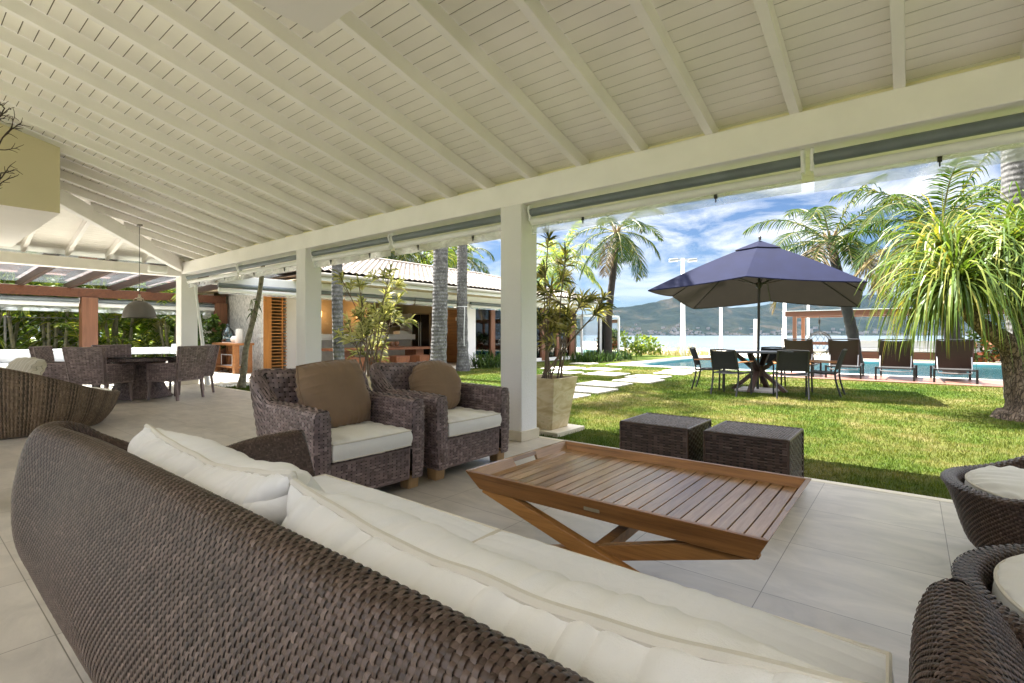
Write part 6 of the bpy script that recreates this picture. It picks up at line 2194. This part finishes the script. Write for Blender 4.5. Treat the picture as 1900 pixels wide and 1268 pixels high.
# ------------------------------------------------------------------ the big strap-leaved tree on the right
st_ = thing("ponytail_tree", "tall tree with long drooping strap leaves and a swollen bark base", "tree", (1.35, 9.75, LZ))
def W3(xc, d, z):
    return RIGHTV * xc + FWD * d + np.array((0, 0, z)) - np.array((1.35, 9.75, 0))
def limb(mb, pts, rads, n=14):
    q = smoothpath(pts, 30); rr = np.interp(np.linspace(0, 1, 30), np.linspace(0, 1, len(rads)), rads)
    r = np.random.default_rng(int(abs(pts[-1][0]) * 1000))
    k = len(q)
    mb.tube(q, rr * (1 + r.normal(size=k) * .015), n)
def bark2():
    t = NT("cracked_corky_bark")
    v = t.pos((1.3, 1.3, .55))
    vo = t.node("ShaderNodeTexVoronoi", feature='DISTANCE_TO_EDGE'); vo.inputs["Scale"].default_value = 21
    nz_ = t.noise(v, 6, 5, .7)
    wv = t.mix(.14, v, nz_, 'ADD')
    t.l.new(wv, vo.inputs["Vector"])
    c = t.ramp(nz_, [(.3, (.13, .085, .055)), (.55, (.24, .17, .12)), (.72, (.36, .28, .21))])
    c = t.mix(1.0, c, t.ramp(vo.outputs[0], [(.0, (.22, .19, .17)), (.10, (1, 1, 1))]), 'MULTIPLY')
    t.col(c); t.rough(.95)
    t.bump(t.ramp(vo.outputs[0], [(0, (0, 0, 0)), (.15, (1, 1, 1))]), 1.0, .03)
    return t.m
mb = MB()
base = np.array((0, 0, 0.))
limb(mb, [base + (0, 0, -.05), base + (0, 0, .22), W3(7.06, 6.95, .72), W3(6.90, 6.95, 1.02), W3(6.42, 6.92, 1.34), W3(6.12, 6.9, 1.72)], [.50, .36, .19, .13, .095, .075], 18)
limb(mb, [base + (.05, .08, .0), base + (.08, .1, .35), W3(7.35, 7.1, .95), W3(7.2, 7.1, 1.6), W3(6.85, 7.0, 2.15)], [.40, .32, .16, .10, .075], 16)
limb(mb, [base + (.15, .1, .05), W3(7.75, 7.2, .8), W3(7.75, 7.2, 1.5), W3(7.6, 7.3, 2.4)], [.38, .22, .13, .09], 16)
mb.build("trunk", bark2(), st_)
heads = [(W3(6.1, 6.9, 1.82), 420, 1.30, 1), (W3(6.82, 6.95, 2.28), 420, 1.2, 2), (W3(7.5, 7.3, 2.55), 300, 1.3, 3), (W3(6.45, 7.5, 2.40), 320, 1.25, 4), (W3(7.0, 6.5, 2.05), 260, 1.15, 5)]
mb = MB()
for (c, n, L_, sd_) in heads:
    r = np.random.default_rng(500 + sd_)
    a = r.uniform(0, 6.283, n); e = np.arcsin(np.clip(r.uniform(-.15, 1.0, n), -1, 1)); l = r.uniform(.75, 1.2, n) * L_
    d = np.stack([np.cos(a) * np.cos(e), np.sin(a) * np.cos(e), np.sin(e)], -1)
    K = 9
    p = c + d * .04; pts = [p.copy()]; dd = d.copy()
    drp = r.uniform(.42, .80, n)
    for k in range(K - 1):
        dd = dd + np.array((0, 0, -1.)) * drp[:, None] * (.25 + 1.25 * k / K) + r.normal(size=(n, 3)) * .025
        dd /= np.linalg.norm(dd, axis=1, keepdims=True)
        p = p + dd * (l / (K - 1))[:, None]; pts.append(p.copy())
    P = np.stack(pts, 1)
    sd = np.cross(d, (0, 0, 1.)) + r.normal(size=(n, 3)) * .25; sd /= np.linalg.norm(sd, axis=1, keepdims=True)
    wd = r.uniform(.010, .017, n)
    mb.strips(P, sd[:, None] * (wd[:, None] * np.array((.7, 1, 1, 1, .9, .8, .6, .4, .05))[None])[..., None])
mb.build("crown", STRAP, st_, smooth=False)

# ------------------------------------------------------------------ grass
def blades(seed, x0, x1, y0, y1, dens, h, w):
    r = np.random.default_rng(seed)
    n = int((x1 - x0) * (y1 - y0) * dens)
    x, y = r.uniform(x0, x1, n), r.uniform(y0, y1, n)
    keep = np.ones(n, bool)
    for (sx, sy, sw, sl_) in stones:
        keep &= ~((np.abs(x - sx) < sw / 2) & (np.abs(y - sy) < sl_ / 2))
    keep &= ~((np.abs(x + 3.41) < .31) & (np.abs(y - 5.0) < .30))
    keep &= ~((np.abs(x + 2.47) < .4) & (np.abs(y - 11.2) < .4))
    keep &= np.hypot(x - 1.35, y - 9.75) > .5
    x, y = x[keep], y[keep]; n = len(x)
    # the view only: blades outside the camera's wide frame are left to the turf sheet
    d = -math.sin(R(38.6)) * x + math.cos(R(38.6)) * y; q = math.cos(R(38.6)) * x + math.sin(R(38.6)) * y
    keep = (d > .5) & (np.abs(q) < d * 1.35)
    x, y = x[keep], y[keep]; n = len(x)
    hh = h * r.uniform(.45, 1.25, n)
    a = r.uniform(0, 6.283, n); le = r.uniform(.1, .9, n)
    tip = np.stack([x + np.cos(a) * hh * le, y + np.sin(a) * hh * le, LZ + hh * np.sqrt(np.maximum(.1, 1 - .5 * le ** 2))], -1)
    b = r.uniform(0, 6.283, n); ww = w * r.uniform(.7, 1.3, n)
    o1 = np.stack([x + np.cos(b) * ww, y + np.sin(b) * ww, np.full(n, LZ - .003)], -1)
    o2 = np.stack([x - np.cos(b) * ww, y - np.sin(b) * ww, np.full(n, LZ - .003)], -1)
    return np.stack([o1, o2, tip], 1).reshape(-1, 3), np.arange(n * 3).reshape(-1, 3)


def grass_mat():
    t = NT("grass_blades")
    c, v = lawn_cols(t)
    c = t.mix(1.0, c, t.ramp(island(t), [(0, (.75, .8, .6)), (.6, (1.15, 1.15, 1.05)), (1, (1.7, 1.5, 1.3))]), 'MULTIPLY')
    t.col(c); t.rough(.6)
    t.b.inputs["Specular IOR Level"].default_value = .2
    tr = t.node("ShaderNodeBsdfTranslucent"); t.l.new(t.mix(1.0, c, (1.2, 1.25, .7), 'MULTIPLY'), tr.inputs[0])
    m_ = t.node("ShaderNodeMixShader"); m_.inputs[0].default_value = .35
    t.l.new(t.b.outputs[0], m_.inputs[1]); t.l.new(tr.outputs[0], m_.inputs[2]); t.l.new(m_.outputs[0], t.out.inputs[0])
    return t.m


mb = MB()
for spec in ((1, -4.5, 3.2, 4.46, 7.5, 3600, .034, .0035), (2, -6, 4.0, 7.5, 11, 1700, .036, .005), (3, -8.5, 4.5, 11, 15.2, 800, .036, .007), (4, -12.0, -4.5, 4.46, 8, 1500, .036, .005), (5, -12.0, -6, 8, 14, 800, .036, .007), (6, -11, -3, 15.2, 17.0, 500, .038, .009), (7, -12.0, 3.2, 4.447, 4.53, 3600, .062, .004)):
    v_, t_ = blades(*spec); mb.add(v_, tris=t_)
tag(mb.build("lawn_grass", grass_mat(), smooth=False), "short sunlit lawn grass with dry yellow patches", "grass", kind="stuff")

# ------------------------------------------------------------------ sea air between here and the hills
mb = MB(); mb.box(-3650, 3650, -600, 3700, -4.0, 250)
hm = bpy.data.materials.new("pale_sea_air"); hm.use_nodes = True
hm.node_tree.nodes.remove(hm.node_tree.nodes["Principled BSDF"])
pv = hm.node_tree.nodes.new("ShaderNodeVolumePrincipled")
pv.inputs["Color"].default_value = (.38, .62, 1.0, 1)
pv.inputs["Density"].default_value = 0.000020
hm.node_tree.links.new(pv.outputs[0], hm.node_tree.nodes["Material Output"].inputs["Volume"])
tag(mb.build("haze", hm, smooth=False), "thin pale blue sea haze over the bay", "haze", kind="stuff")
